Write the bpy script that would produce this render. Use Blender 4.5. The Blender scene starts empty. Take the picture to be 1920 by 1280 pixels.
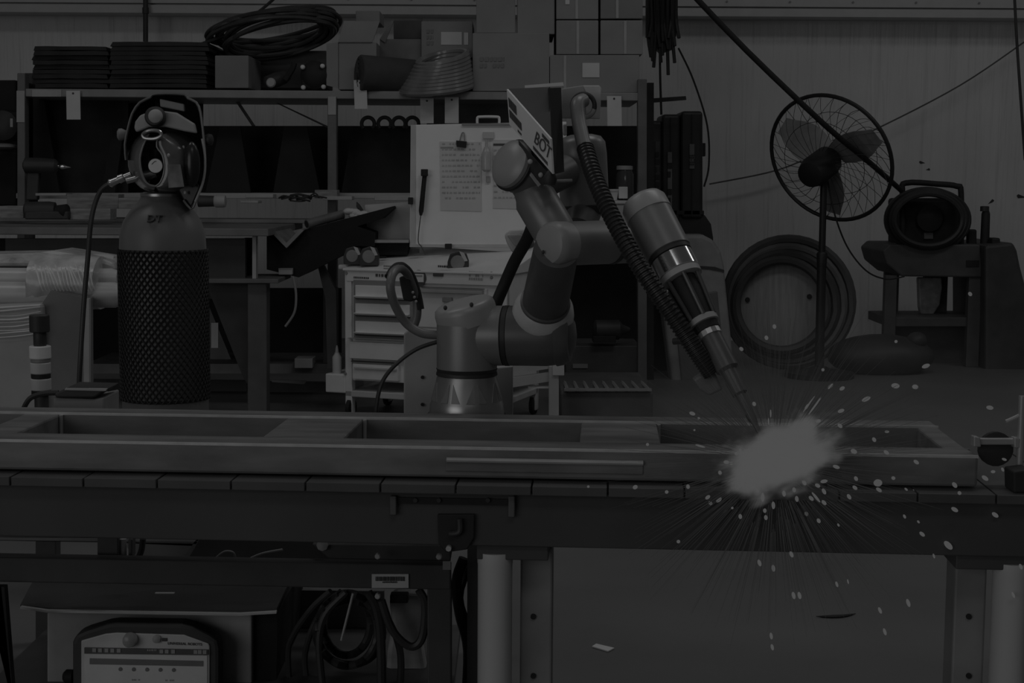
import bpy, bmesh, math, random
from mathutils import Vector, Matrix, Euler, noise
random.seed(7)
S = bpy.context.scene
COL = S.collection
PI = math.pi
# ------------------------------------------------------------------ camera
F = 2850.0; CAMH = 1.12; PITCH = math.atan(300.0 / F); ROLL = 0.006
CAMR = Euler((PI/2 - PITCH, 0, 0)).to_matrix() @ Matrix.Rotation(ROLL, 3, 'Z')
cd = bpy.data.cameras.new('camera'); cam = bpy.data.objects.new('camera', cd); COL.objects.link(cam)
cd.sensor_width = 36.0; cd.lens = F / 1920 * 36.0; cd.clip_end = 100
cam.location = (0, 0, CAMH); cam.rotation_euler = CAMR.to_euler()
S.camera = cam
# ------------------------------------------------------------------ world, lamps, exposure
S.view_settings.view_transform = 'Standard'; S.view_settings.look = 'None'
S.view_settings.gamma = 1; S.view_settings.use_curve_mapping = False
S.view_settings.exposure = -3.75
W = bpy.data.worlds.new('shop_air'); S.world = W; W.use_nodes = True
W.node_tree.nodes['Background'].inputs[0].default_value = (.5, .5, .5, 1)
W.node_tree.nodes['Background'].inputs[1].default_value = 0.5
def lamp(x, y, z, sx, sy, power, tx=0, ty=0):
    l = bpy.data.lights.new('high_bay_lamp', 'AREA'); l.shape = 'RECTANGLE'; l.size = sx; l.size_y = sy
    l.energy = power
    o = bpy.data.objects.new('high_bay_lamp', l); COL.objects.link(o); o.location = (x, y, z)
    o.rotation_euler = (tx, ty, 0); return o
lamp(-3.0, 3.6, 5.2, 2.4, 1.0, 195)
lamp(1.4, 4.2, 5.2, 2.4, 1.0, 240)
lamp(5.2, 6.0, 5.2, 2.4, 1.0, 215)
lamp(0.5, -1.5, 5.2, 3.0, 1.4, 220)
door = lamp(-5.5, -4.6, 2.3, 6.0, 4.2, 730, PI/2); door.rotation_euler = (PI/2, 0, -math.radians(36)); door.name = 'front_fill_lamp'  # unseen fill lamp added at front left; no real door stands there

def P(px, py, Y):
    d = CAMR @ Vector(((px - 960) / F, -(py - 640) / F, -1.0))
    t = Y / d.y
    return Vector((d.x * t, Y, CAMH + d.z * t))
def U(px, Y): return px * Y / F          # size of px pixels at depth Y
# ------------------------------------------------------------------ materials
MATS = {}
def M(name, v, rough=.6, metal=0., var=.18, scale=9., bump=0., stretch=None, emit=0., spec=.5):
    if name in MATS: return MATS[name]
    m = bpy.data.materials.new(name); m.use_nodes = True; nt = m.node_tree; N = nt.nodes; L = nt.links
    b = N['Principled BSDF']; b.inputs['Roughness'].default_value = rough; b.inputs['Metallic'].default_value = metal
    b.inputs['Specular IOR Level'].default_value = spec
    tc = N.new('ShaderNodeTexCoord'); mp = N.new('ShaderNodeMapping'); L.new(tc.outputs['Object'], mp.inputs[0])
    if stretch: mp.inputs['Scale'].default_value = stretch
    nz = N.new('ShaderNodeTexNoise'); nz.inputs['Scale'].default_value = scale; nz.inputs['Detail'].default_value = 6
    L.new(mp.outputs[0], nz.inputs['Vector'])
    r = N.new('ShaderNodeValToRGB'); L.new(nz.outputs[0], r.inputs[0])
    a, c = v * (1 - var), v * (1 + var)
    r.color_ramp.elements[0].position = .3; r.color_ramp.elements[0].color = (a, a, a, 1)
    r.color_ramp.elements[1].position = .7; r.color_ramp.elements[1].color = (c, c, c, 1)
    L.new(r.outputs[0], b.inputs['Base Color'])
    if bump:
        bp = N.new('ShaderNodeBump'); bp.inputs['Strength'].default_value = bump; bp.inputs['Distance'].default_value = .01
        L.new(nz.outputs[0], bp.inputs['Height']); L.new(bp.outputs[0], b.inputs['Normal'])
    if emit:
        b.inputs['Emission Color'].default_value = (1, 1, 1, 1); b.inputs['Emission Strength'].default_value = emit
    MATS[name] = m; return m
def glow(name, s):
    m = bpy.data.materials.new(name); m.use_nodes = True; nt = m.node_tree; nt.nodes.clear()
    e = nt.nodes.new('ShaderNodeEmission'); e.inputs[1].default_value = s
    o = nt.nodes.new('ShaderNodeOutputMaterial'); nt.links.new(e.outputs[0], o.inputs[0]); return m
black = M('black_rubber', .022, .7, var=.3)
dark = M('dark_paint', .05, .55, var=.2)
steelD = M('dark_mill_steel', .092, .55, .0, var=.22, scale=5, bump=.05)
apronM = M('dark_painted_steel', .072, .6, 0, var=.15, scale=4)
steel = M('mill_steel', .21, .5, .15, var=.3, scale=6, bump=.05, stretch=(1, 4, 4))
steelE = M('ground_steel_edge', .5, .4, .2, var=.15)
white = M('white_paint', .86, .5, var=.06)
whiteD = M('off_white_paint', .62, .55, var=.08)
paper = M('paper', .72, .8, var=.05)
card = M('cardboard', .32, .85, var=.1, scale=4)
cardD = M('darker_cardboard', .26, .85, var=.12, scale=4)
grey = M('grey_paint', .3, .5, var=.12)
greyL = M('light_grey_paint', .46, .5, var=.1)
robotM = M('robot_grey', .28, .38, .25, var=.08)
robotL = M('robot_cap_grey', .42, .4, .1, var=.06)
robotD = M('robot_seal_black', .04, .5, var=.1)
castM = M('cast_aluminium', .5, .32, .75, var=.12, scale=14, bump=.04)
chrome = M('chrome', .78, .15, .95, var=.08)
ink = M('printed_ink', .10, .8, var=.05)
inkL = M('pale_printed_ink', .38, .8, var=.05)
cylM = M('gas_cylinder_paint', .2, .42, .0, var=.08)
hoseM = M('black_hose', .05, .42, var=.15)
hoseG = M('grey_hose', .2, .4, var=.1)
wood = M('wood_offcut', .32, .8, var=.3, scale=12, stretch=(1, 6, 6))
# ------------------------------------------------------------------ mesh builder
class B:
    def __init__(s): s.bm = bmesh.new()
    def quad(s, pts):
        return s.bm.faces.new([s.bm.verts.new(p) for p in pts])
    def box(s, x0, x1, y0, y1, z0, z1, T=None):
        v = []
        for z in (z0, z1):
            for (x, y) in ((x0, y0), (x1, y0), (x1, y1), (x0, y1)):
                p = Vector((x, y, z)); v.append(s.bm.verts.new(T @ p if T else p))
        for f in ((3, 2, 1, 0), (4, 5, 6, 7), (0, 1, 5, 4), (1, 2, 6, 5), (2, 3, 7, 6), (3, 0, 4, 7)):
            s.bm.faces.new([v[i] for i in f])
        return s
    def pb(s, x0, y0, x1, y1, Y, d):
        a = P(x0, y0, Y); c = P(x1, y1, Y); b_ = P(x1, y0, Y); e = P(x0, y1, Y)
        s.prism([e, c, b_, a], Vector((0, d, 0))); return s
    def prism(s, pts, ext):
        n = len(pts); A = [s.bm.verts.new(p) for p in pts]; C = [s.bm.verts.new(Vector(p) + ext) for p in pts]
        s.bm.faces.new(A); s.bm.faces.new(C[::-1])
        for i in range(n):
            j = (i + 1) % n; s.bm.faces.new((A[i], C[i], C[j], A[j]))
        return s
    def pp(s, pxs, Y, d):
        s.prism([P(x, y, Y) for x, y in pxs], Vector((0, d, 0))); return s
    def rings(s, rs, closed=False, cap=True):
        R = [[s.bm.verts.new(p) for p in r] for r in rs]; n = len(R[0])
        m = len(R)
        for k in range(m if closed else m - 1):
            a, b_ = R[k], R[(k + 1) % m]
            for i in range(n):
                j = (i + 1) % n; s.bm.faces.new((a[i], a[j], b_[j], b_[i]))
        if cap and not closed:
            s.bm.faces.new(R[0][::-1]); s.bm.faces.new(R[-1])
        return s
    def lathe(s, o, ax, prof, n=32):
        ax = Vector(ax).normalized(); q = ax.orthogonal().normalized(); w = ax.cross(q)
        o = Vector(o)
        s.rings([[o + ax * t + (q * math.cos(2*PI*i/n) + w * math.sin(2*PI*i/n)) * max(r, 1e-5) for i in range(n)] for t, r in prof]); return s
    def cyl(s, a, b_, r0, r1=None, n=24):
        a = Vector(a); b_ = Vector(b_); return s.lathe(a, b_ - a, [(0, r0), ((b_ - a).length, r0 if r1 is None else r1)], n)
    def tube(s, pts, r, n=10, sub=6, closed=False, rmod=None):
        pts = [Vector(p) for p in pts]
        if sub > 1 and len(pts) > 2: pts = crom(pts, sub, closed)
        m = len(pts); rs = []; q = None
        for k in range(m):
            if closed: t = pts[(k + 1) % m] - pts[k - 1]
            else: t = pts[min(k + 1, m - 1)] - pts[max(k - 1, 0)]
            t.normalize()
            q = t.orthogonal() if q is None else q - t * q.dot(t)
            q.normalize(); w = t.cross(q)
            rr = (r(k / (m - 1)) if callable(r) else r) * (rmod(k) if rmod else 1)
            rs.append([pts[k] + (q * math.cos(2*PI*i/n) + w * math.sin(2*PI*i/n)) * rr for i in range(n)])
        return s.rings(rs, closed)
    def ell(s, c, r, R=None, seg=16, rin=10):
        c = Vector(c); rows = []
        for k in range(rin + 1):
            th = PI * (k + .02 if k == 0 else (k - .02 if k == rin else k)) / rin
            row = []
            for i in range(seg):
                ph = 2 * PI * i / seg
                p = Vector((math.sin(th) * math.cos(ph) * r[0], math.sin(th) * math.sin(ph) * r[1], math.cos(th) * r[2]))
                row.append(c + (R @ p if R else p))
            rows.append(row)
        return s.rings(rows)
    def build(s, name, mat, parent=None, bevel=0, smooth=False, seg=2):
        bmesh.ops.recalc_face_normals(s.bm, faces=s.bm.faces)
        me = bpy.data.meshes.new(name); s.bm.to_mesh(me); s.bm.free()
        o = bpy.data.objects.new(name, me); COL.objects.link(o); me.materials.append(mat)
        if smooth:
            for p in me.polygons: p.use_smooth = True
            try: me.set_sharp_from_angle(angle=math.radians(38))
            except Exception: pass
        if bevel:
            md = o.modifiers.new('bevel', 'BEVEL'); md.width = bevel; md.segments = seg; md.limit_method = 'ANGLE'
        if parent: o.parent = parent
        return o
def crom(p, sub, closed=False):
    out = []; n = len(p)
    for i in range(n if closed else n - 1):
        if closed: a, b_, c, d = p[i - 1], p[i], p[(i + 1) % n], p[(i + 2) % n]
        else: a, b_, c, d = p[max(i - 1, 0)], p[i], p[i + 1], p[min(i + 2, n - 1)]
        for k in range(sub):
            t = k / sub
            out.append(.5 * ((2*b_) + (c - a)*t + (2*a - 5*b_ + 4*c - d)*t*t + (3*b_ - a - 3*c + d)*t**3))
    if not closed: out.append(p[-1])
    return out
ROOTS = []
def thing(name, label, cat, group=None):
    o = bpy.data.objects.new(name, None); COL.objects.link(o); o.empty_display_size = .05
    o['label'] = label; o['category'] = cat
    if group: o['group'] = group
    ROOTS.append(o); return o
def tag(o, label, cat, group=None):
    o['label'] = label; o['category'] = cat
    if group: o['group'] = group
    ROOTS.append(o); return o
def struct(o): o['kind'] = 'structure'; return o
def text(s, o, xd, ud, size, mat, name, parent, depth=.0006, align='LEFT'):
    c = bpy.data.curves.new(name, 'FONT'); c.body = s; c.size = size; c.extrude = depth; c.align_x = align
    t = bpy.data.objects.new(name + '_tmp', c); COL.objects.link(t)
    dg = bpy.context.evaluated_depsgraph_get(); me = bpy.data.meshes.new_from_object(t.evaluated_get(dg))
    bpy.data.objects.remove(t); bpy.data.curves.remove(c)
    xd = Vector(xd).normalized(); ud = Vector(ud); ud = (ud - xd * ud.dot(xd)).normalized(); n = xd.cross(ud)
    T = Matrix.Translation(o) @ Matrix((xd, ud, n)).transposed().to_4x4(); me.transform(T)
    me.materials.clear(); me.materials.append(mat)
    ob = bpy.data.objects.new(name, me); COL.objects.link(ob); ob.parent = parent; return ob
def marks(x0, y0, x1, y1, Y, mat, parent, name='printed_text', rows=1, gap=.35, sl=0.):
    """illegible small print: a row of short thin strokes on a surface"""
    b = B(); rh = (y1 - y0) / rows
    for r in range(rows):
        x = x0
        while x < x1:
            w = random.uniform(.35, .9) * rh * .7
            if random.random() > .12:
                dy = (x - x0) * sl
                b.pb(x, y0 + r*rh + dy, min(x + w, x1), y0 + r*rh + rh*(1-gap) + dy, Y, .0015)
            x += w + rh * .25
    o = b.build(name, mat, parent); o['kind'] = 'stuff'; return o
UP = Vector((0, 0, 1))
ORD = ['first', 'second', 'third', 'fourth', 'fifth', 'sixth', 'seventh', 'eighth', 'ninth', 'tenth', 'eleventh', 'twelfth', 'thirteenth', 'fourteenth', 'fifteenth', 'sixteenth', 'seventeenth', 'eighteenth', 'nineteenth', 'twentieth']
# =================================================================== SETTING
def wall_mat():
    m = bpy.data.materials.new('vinyl_faced_insulation'); m.use_nodes = True; nt = m.node_tree; N = nt.nodes; L = nt.links
    b = N['Principled BSDF']; b.inputs['Roughness'].default_value = .55
    tc = N.new('ShaderNodeTexCoord'); mp = N.new('ShaderNodeMapping'); mp.inputs['Scale'].default_value = (7, 1, .45)
    L.new(tc.outputs['Object'], mp.inputs[0])
    nz = N.new('ShaderNodeTexNoise'); nz.inputs['Scale'].default_value = 1.6; nz.inputs['Detail'].default_value = 3
    L.new(mp.outputs[0], nz.inputs[0])
    n2 = N.new('ShaderNodeTexNoise'); n2.inputs['Scale'].default_value = 1.3; n2.inputs['Detail'].default_value = 8
    L.new(tc.outputs['Object'], n2.inputs[0])
    r = N.new('ShaderNodeValToRGB'); L.new(n2.outputs[0], r.inputs[0])
    r.color_ramp.elements[0].position = .3; r.color_ramp.elements[0].color = (.72,)*3 + (1,)
    r.color_ramp.elements[1].position = .6; r.color_ramp.elements[1].color = (.82,)*3 + (1,)
    L.new(r.outputs[0], b.inputs['Base Color'])
    bp = N.new('ShaderNodeBump'); bp.inputs['Strength'].default_value = .8; bp.inputs['Distance'].default_value = .05
    L.new(nz.outputs[0], bp.inputs['Height']); L.new(bp.outputs[0], b.inputs['Normal']); return m
wallM = wall_mat()
YW = 10.8
struct(B().box(-8, 9, YW, YW + .2, 0, 4.2).build('wall_back', wallM))
floorM = M('smooth_concrete', .16, .5, 0, var=.12, scale=1.5, bump=.02)
struct(B().box(-8, 9, -3, YW, -.2, 0).build('floor', floorM))
girt = M('girt_paint', .6, .5, var=.05)
b = B(); za = P(960, 28, 10.55).z; zb = P(960, 13, 10.55).z
b.box(-8, 9, 10.55, YW, za, zb); b.box(-8, 9, 10.6, YW, zb, zb + .012); b.box(-8, 9, 10.55, YW, zb + .012, zb + .22)
g_ = struct(b.build('trim_1', girt))
for k in range(24):
    x = -5 + k * .43
    B().cyl((x, 10.55, zb + .045), (x, 10.54, zb + .045), .007, n=8).build('screw_head', grey, g_)
# a seam batten and creases on the wall
for k, (x, y0, y1) in enumerate(((1632, 75, 600), (1655, 150, 300), (1760, 380, 620))):
    a = P(x, y0, YW); c = P(x - 4, y1, YW)
    B().tube([a + Vector((0, .002, 0)), (a + c)/2 + Vector((.012, .002, 0)), c + Vector((0, .002, 0))], .007, 6).build('crease', wallM, bpy.data.objects['wall_back'], smooth=True)
b = B()
for (x, y, r) in ((1729, 304, 4), (1740, 317, 3), (1855, 376, 6), (1915, 368, 6), (1640, 455, 3), (1700, 410, 3)):
    an = [random.uniform(0, 2*PI) for _ in range(5)]; an.sort()
    b.pp([(x + r*1.5*math.cos(a_), y + r*math.sin(a_)*random.uniform(.5, 1.2)) for a_ in an], YW - .003, .002)
b.build('torn_patch', dark, bpy.data.objects['wall_back'])
# conduit
c = B(); c.cyl(P(273, -60, 10.5), P(273, 78, 10.5), U(4.6, 10.5)); c.lathe(P(273, 20, 10.5), UP, [(-.02, U(6, 10.5)), (.02, U(6, 10.5))])
tag(c.build('conduit', dark, smooth=True), 'dark vertical conduit on the back wall above the black mats', 'conduit')
# =================================================================== RACK
YR = 8.2
rk = thing('storage_rack', 'long steel storage rack with dark bays and grey shelf beam along the back', 'rack')
B().pp(((45, 166), (1200, 174), (1200, 189), (45, 181)), YR, .7).build('shelf', grey, rk, .004)
for (x0, x1, y0, nm) in ((32, 47, 137, 'a'), (614, 631, 182, 'b'), (1196, 1213, 148, 'c')):
    B().pb(x0, y0, x1, 770, YR - .01, .07).build('upright', M('rack_upright', .17, .5), rk, .004)
for x0 in (47,): B().pb(x0, 137, x0 + 14, 770, YR + .6, .05).build('upright', dark, rk)
B().pb(30, 362, 770, 372, YR + .05, .6).build('lower_shelf', greyL, rk, .003)
B().pb(1040, 419, 1198, 427, YR + .03, .6).build('lower_shelf', grey, rk, .003)
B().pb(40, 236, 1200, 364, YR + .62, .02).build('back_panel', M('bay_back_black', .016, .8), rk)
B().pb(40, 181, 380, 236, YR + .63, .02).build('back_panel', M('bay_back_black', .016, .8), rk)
for (q) in (((62, 183), (82, 183), (112, 362), (62, 362)), ((212, 240), (232, 240), (215, 362), (190, 362)),
            ((412, 237), (450, 237), (470, 362), (385, 362)), ((533, 237), (575, 237), (600, 362), (512, 362)),
            ((662, 237), (770, 237), (770, 362), (640, 362))):
    B().pp(q, YR + .25, .03).build('divider', M('bay_divider', .018, .8), rk)
B().pb(62, 181, 240, 362, YR + .35, .02).build('back_panel', black, rk)
B().pb(800, 180, 1000, 236, YR + .5, .02).build('back_panel', M('bay_grey', .14, .8), rk)
B().pp(((440, 188), (446, 188), (478, 236), (472, 236)), YR + .4, .02).build('brace', dark, rk)
B().pp(((490, 180), (494, 180), (614, 236), (614, 240)), YR + .5, .02).build('brace', dark, rk)
B().pb(60, 168, 115, 181, YR - .004, .004).build('label_strip', greyL, rk)
B().pb(31, 170, 46, 229, YR - .014, .004).build('label_strip', greyL, rk)
B().pb(615, 181, 630, 215, YR - .014, .004).build('label_strip', greyL, rk)
# hanging white tags
for i, (x0, y0, x1, y1, sk, lb) in enumerate(((124, 170, 150, 224, 1, 'white paper tag hanging from the rack shelf near its left end'),
        (663, 150, 687, 204, 2, 'white paper tag hanging below the dark fabric roll'),
        (788, 184, 813, 231, 0, 'white paper tag under the pale cable coil, left of two'),
        (834, 182, 860, 231, 0, 'white paper tag under the pale cable coil, right of two'),
        (1138, 180, 1165, 236, 1, 'white paper tag hanging right of the robot hose'))):
    t = thing('shelf_tag', lb, 'tag', 'white tags on the rack shelf')
    B().pp(((x0, y0), (x1, y0), (x1 + sk, y1), (x0 + sk, y1)), YR - .022, .004).build('tag_sheet', paper, t)
    B().lathe(P((x0 + x1)/2, y0 + 5, YR - .0225), (0, -1, 0), [(0, .006), (.002, .005)], 8).build('eyelet', dark, t)
# black mats: two stacks on top of shelf
matM = M('black_mat', .035, .75, var=.3)
for (X0, X1, yt, n, nm) in ((61, 206, 86, 9, 'left'), (206, 392, 78, 10, 'right')):
    h = (165 - yt) / n
    for k in range(n):
        yb = 165 - k * h
        jl = random.uniform(-3, 6) if nm == 'left' else random.uniform(-2, 2); jr = random.uniform(-6, 2)
        b = B(); x0, x1 = X0 + jl, X1 + jr
        top = yb - h * .93
        pts = [(x0, yb)] + [(x0 + (x1 - x0) * i / 5, yb - random.uniform(0, 1.2)) for i in range(1, 5)] + [(x1, yb), (x1 - 2, top + 1)] + \
              [(x0 + (x1 - x0) * i / 5, top - random.uniform(-.6, .6)) for i in range(4, 0, -1)] + [(x0 + random.uniform(0, 5), top)]
        b.pp(pts, YR + .05 + random.uniform(0, .03), .5)
        tag(b.build('rubber_mat', matM), 'black rubber mat, %s of the %s flat stack on the rack' % ('topmost' if k == n - 1 else 'bottom one' if k == 0 else ORD[n - 1 - k] + ' from the top', nm), 'mat', 'black mats in the %s stack' % nm)
# cartons ---------------------------------------------------------------
def carton(x0, y0, x1, y1, Y, d, label, mat=card, tape=None, lab=None, pr=None, flap=None, straps=()):
    t = thing('cardboard_box', label, 'box')
    B().pb(x0, y0, x1, y1, Y, d).build('carton', mat, t, .004)
    if tape: B().pb(tape[0], y0 + 1, tape[1], y1 - 1, Y - .003, .003).build('tape', greyL, t)
    for s_ in straps: B().pb(s_, y0, s_ + 4, y1, Y - .004, .004).build('strap', black, t)
    if lab:
        for q in lab: B().pb(*q, Y - .004, .004).build('paper_label', paper, t)
    if pr: marks(*pr[:4], Y - .004, cardD, t, rows=pr[4])
    if flap:
        for q in flap: B().pp(q, Y - .01, .012).build('flap', mat, t)
    return t
carton(403, 104, 466, 165, YR + .02, .4, 'plain small cardboard box beside the black mats', cardD)
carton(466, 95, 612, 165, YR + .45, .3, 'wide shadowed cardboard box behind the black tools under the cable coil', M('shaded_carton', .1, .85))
carton(634, 79, 706, 168, YR + .1, .4, 'open cardboard box with raised flaps behind the dark fabric roll', card, flap=(((634, 79), (698, 79), (712, 40), (645, 39)), ((612, 82), (634, 79), (634, 165), (612, 160))))
carton(667, 20, 712, 42, YR + .5, .3, 'small box top poking up behind the open box flaps', card)
carton(712, 73, 790, 160, YR + .35, .3, 'mid grey cardboard box behind the fabric roll', M('mid_carton', .25, .85), flap=(((712, 73), (735, 38), (738, 40), (722, 80)),))
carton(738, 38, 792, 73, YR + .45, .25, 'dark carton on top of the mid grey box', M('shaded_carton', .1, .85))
carton(790, 40, 886, 108, YR + .3, .4, 'cardboard box with two white shipping labels behind the pale coil', card, lab=((827, 60, 866, 84), (870, 61, 878, 84)), pr=(800, 55, 812, 88, 3))
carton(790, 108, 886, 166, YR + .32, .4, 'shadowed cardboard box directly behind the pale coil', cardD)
carton(886, 62, 1030, 171, YR + .04, .5, 'large cardboard box with two lines of faint print left of the robot sign', card, pr=(900, 107, 945, 131, 2))
carton(893, -40, 966, 62, YR + .06, .5, 'tall carton on the large printed box, left of a black gap', card)
carton(970, -40, 1040, 64, YR + .06, .5, 'tall carton on the large printed box, right of a black gap', card)
carton(1031, 103, 1199, 174, YR + .04, .5, 'long cardboard box with a square white label at the rack end', card, tape=(1057, 1062), lab=((1092, 118, 1124, 145),))
carton(1043, 38, 1122, 102, YR + .05, .5, 'middle row carton with a pale tape line, left of a pair', card, tape=(1081, 1086))
carton(1126, 38, 1205, 102, YR + .05, .5, 'middle row carton with a pale tape line, right of a pair', card, tape=(1170, 1175))
carton(1043, -40, 1122, 36, YR + .05, .5, 'topmost carton with a small white sticker, left of a pair', card, tape=(1079, 1084), lab=((1060, 0, 1068, 8),))
carton(1126, -40, 1205, 35, YR + .05, .5, 'topmost carton touching the frame edge, right of a pair', cardD, tape=(1155, 1160))
B_ = None
# dark cable coil ---------------------------------------------------------
b = B(); rnd = random.Random(3)
for k in range(13):
    cx = 515 + rnd.uniform(-14, 14); cy = 60 + rnd.uniform(-14, 14); rx = 108 + rnd.uniform(-18, 12); ry = 30 + rnd.uniform(-8, 8); ti = -.16 + rnd.uniform(-.1, .1)
    pts = []
    for i in range(14):
        a = 2*PI*i/14; x = math.cos(a) * rx; y = math.sin(a) * ry
        pts.append(P(cx + x*math.cos(ti) - y*math.sin(ti), cy + x*math.sin(ti) + y*math.cos(ti), YR + .22 + .2*math.sin(a) + rnd.uniform(-.03, .03)))
    b.tube(pts, U(4.2, YR), 7, 4, True)
t = tag(b.build('cable_coil', M('dark_cable', .06, .4), smooth=True), 'dark coil of welding cable heaped on top of the rack', 'cable')
tag(B().tube([P(520, -8, YR + .3), P(485, 22, YR + .3), P(430, 62, YR + .2), P(378, 82, YR + .1)], U(3, YR), 7).build('hanging_cable', hoseM, smooth=True), 'thin black cable dropping from above to the dark cable coil', 'cable')
# small dark tools on shelf
t = thing('corner_clamp', 'black square tool with four pale round pads on the rack shelf', 'clamp')
B().lathe(P(590, 141, YR + .1), (0, -1, 0), [(-.05, U(27, YR)), (.0, U(27, YR)), (.02, U(20, YR)), (.03, U(10, YR))]).build('body', black, t, smooth=True)
B().pb(565, 124, 607, 166, YR + .09, .06).build('frame', black, t, .01)
for (x, y) in ((568, 126), (605, 124), (569, 164), (607, 163)):
    B().lathe(P(x, y, YR + .08), (0, -1, 0), [(0, U(4.5, YR)), (.02, U(4, YR)), (.025, U(2, YR))], 12).build('pad', white, t, smooth=True)
B().tube([P(610, 130, YR+.12), P(624, 134, YR+.12), P(622, 152, YR+.12), P(632, 160, YR+.12)], U(4, YR), 8).build('handle', black, t, smooth=True)
t = thing('angle_grinder', 'dark angle grinder lying left of the tool with four pads', 'grinder')
B().lathe(P(498, 156, YR + .1), P(548, 140, YR + .2) - P(498, 156, YR + .1), [(0, .02), (.01, .035), (.07, .04), (.12, .035), (.15, .02)]).build('body', dark, t, smooth=True)
B().lathe(P(508, 155, YR + .06), (0, -1, 0), [(-.03, .02), (0, .026), (.01, .02)]).build('gear_head', greyL, t, smooth=True)
B().tube([P(535, 150, YR+.1), P(548, 130, YR+.1), P(552, 118, YR+.1)], .016, 8).build('side_handle', black, t, smooth=True)
# fabric roll
d_ = P(775, 144, YR + .12) - P(672, 136, YR)
t = thing('fabric_roll', 'dark fabric roll lying on the rack shelf left of the pale coil', 'roll')
B().lathe(P(672, 137, YR), d_, [(0, .004), (.004, U(32, YR)), (.01, U(34, YR)), (d_.length, U(33, YR)), (d_.length + .01, .02)], 28).build('cloth', M('dark_cloth', .075, .85), t, smooth=True)
b = B()
for k, r in enumerate((10, 18, 26)):
    b.tube([P(672, 137, YR) - d_.normalized()*.002 + (Vector((0, 1, 0))*math.cos(a*PI/8) + UP*math.sin(a*PI/8)) * U(r, YR) for a in range(16)], .002, 5, 1, True)
b.build('roll_edge', dark, t)
# pale coil
b = B(); rnd = random.Random(5)
for k in range(9):
    pts = []
    for i in range(16):
        a = 2*PI*i/16
        pts.append(P(818 + math.cos(a) * (66 - k*2.5) + k*1.5, 165 - k*7.0 + math.sin(a) * 9 + math.cos(a)*(-10 - k*.8) * .6, YR + .06 - .2*math.sin(a)))
    b.tube(pts, U(6.2, YR), 8, 4, True)
tag(b.build('hose_coil', M('pale_glossy_hose', .27, .22, 0, var=.2), smooth=True), 'glossy pale hose coil sagging over the rack shelf edge', 'hose')
# black rings hung in bay
for k, x in enumerate((690, 721, 748, 773)):
    b = B(); pts = [P(x + 12*math.cos(a*PI/8), 232 - 12*math.sin(a*PI/8), YR + .12) for a in range(-2, 11)]
    b.tube(pts, U(3.6, YR), 8, 2)
    tag(b.build('hook_ring', black, smooth=True), 'black ring hook, %s from the left in the row above the black bay panel' % ORD[k], 'ring', 'row of black ring hooks')
# low-bay items: drill, grinder, wood offcuts
t = thing('power_drill', 'dark power drill with silver bit sticking out at the left rack post', 'drill')
B().lathe(P(44, 310, YR - .12), P(108, 311, YR - .12) - P(44, 310, YR - .12), [(0, .02), (.012, .042), (.1, .042), (.17, .036), (.185, .02)]).build('body', M('drill_body', .055, .5), t, smooth=True)
B().lathe(P(100, 311, YR - .12), (1, 0, -.08), [(0, .016), (.02, .013), (.03, .008), (.05, .014), (.07, .007), (.092, .002)], 10).build('bit', chrome, t, smooth=True)
B().pp(((50, 318), (74, 318), (70, 375), (48, 375)), YR - .13, .04).build('grip', dark, t, .006)
t = thing('bench_grinder', 'small dark grinder with rounded housing on the bench at left', 'grinder')
B().lathe(P(46, 394, 7.5), (1, .05, 0), [(0, .03), (.01, .042), (.12, .044), (.15, .04), (.155, .02)]).build('housing', dark, t, smooth=True)
B().lathe(P(108, 396, 7.5), (1, -.3, 0), [(0, .03), (.05, .036), (.06, .02)]).build('guard', black, t, smooth=True)
B().pb(46, 396, 128, 411, 7.46, .1).build('base', dark, t, .006)
for (x0, y0, x1, y1, Y, lb) in ((0, 386, 44, 409, 7.55, 'pale wood block at the left frame edge on the bench'), (125, 364, 222, 391, 7.9, 'long pale wood offcut lying behind the bench grinder'),
        (128, 391, 207, 412, 7.5, 'pale wood block just right of the bench grinder'), (66, 362, 124, 367, 8.0, 'thin pale strip above the bench grinder'),
        (222, 371, 268, 391, 7.8, 'pale wood offcut left of the gas cylinder neck'), (450, 376, 484, 381, 7.9, 'thin pale strip right of the gas cylinder'),
        (460, 364, 512, 371, 8.05, 'pale bar at the back of the bench'), (605, 368, 660, 375, 8.05, 'pale bar beside the rack middle upright'),
        (702, 366, 770, 376, 8.05, 'pale bar touching the whiteboard edge'), (590, 356, 632, 371, 8.1, 'pale block at the foot of the rack middle upright')):
    tag(B().pb(x0, y0, x1, y1, Y, .12).build('wood_offcut', wood if y1 - y0 > 12 else greyL, bevel=.003), lb, 'offcut')
t = thing('hand_torch', 'grey torch with ribbed pale head lying right of the gas cylinder', 'torch')
a, c = P(372, 377, 7.6), P(402, 377, 7.6)
B().cyl(a, c, U(11, 7.6), U(10, 7.6)).build('barrel', dark, t, smooth=True)
B().lathe(c, c - a, [(0, U(10, 7.6)), (.008, U(12, 7.6)), (.04, U(12, 7.6)), (.055, U(11, 7.6)), (.06, U(4, 7.6))], 14).build('head', greyL, t, smooth=True)
# ragged cable/swarf pile at back of bench
b = B(); rnd = random.Random(11)
for k in range(14):
    x = rnd.uniform(522, 600); y = rnd.uniform(366, 376)
    b.tube([P(x, y, 7.9), P(x + rnd.uniform(8, 18), y + rnd.uniform(-6, 3), 7.88), P(x + rnd.uniform(16, 34), y + rnd.uniform(-2, 5), 7.9)], rnd.uniform(.003, .007), 6, 3)
o = b.build('metal_offcuts', dark, smooth=True); o['kind'] = 'stuff'; tag(o, 'tangle of dark metal offcuts at the back of the bench', 'offcuts')
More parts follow.
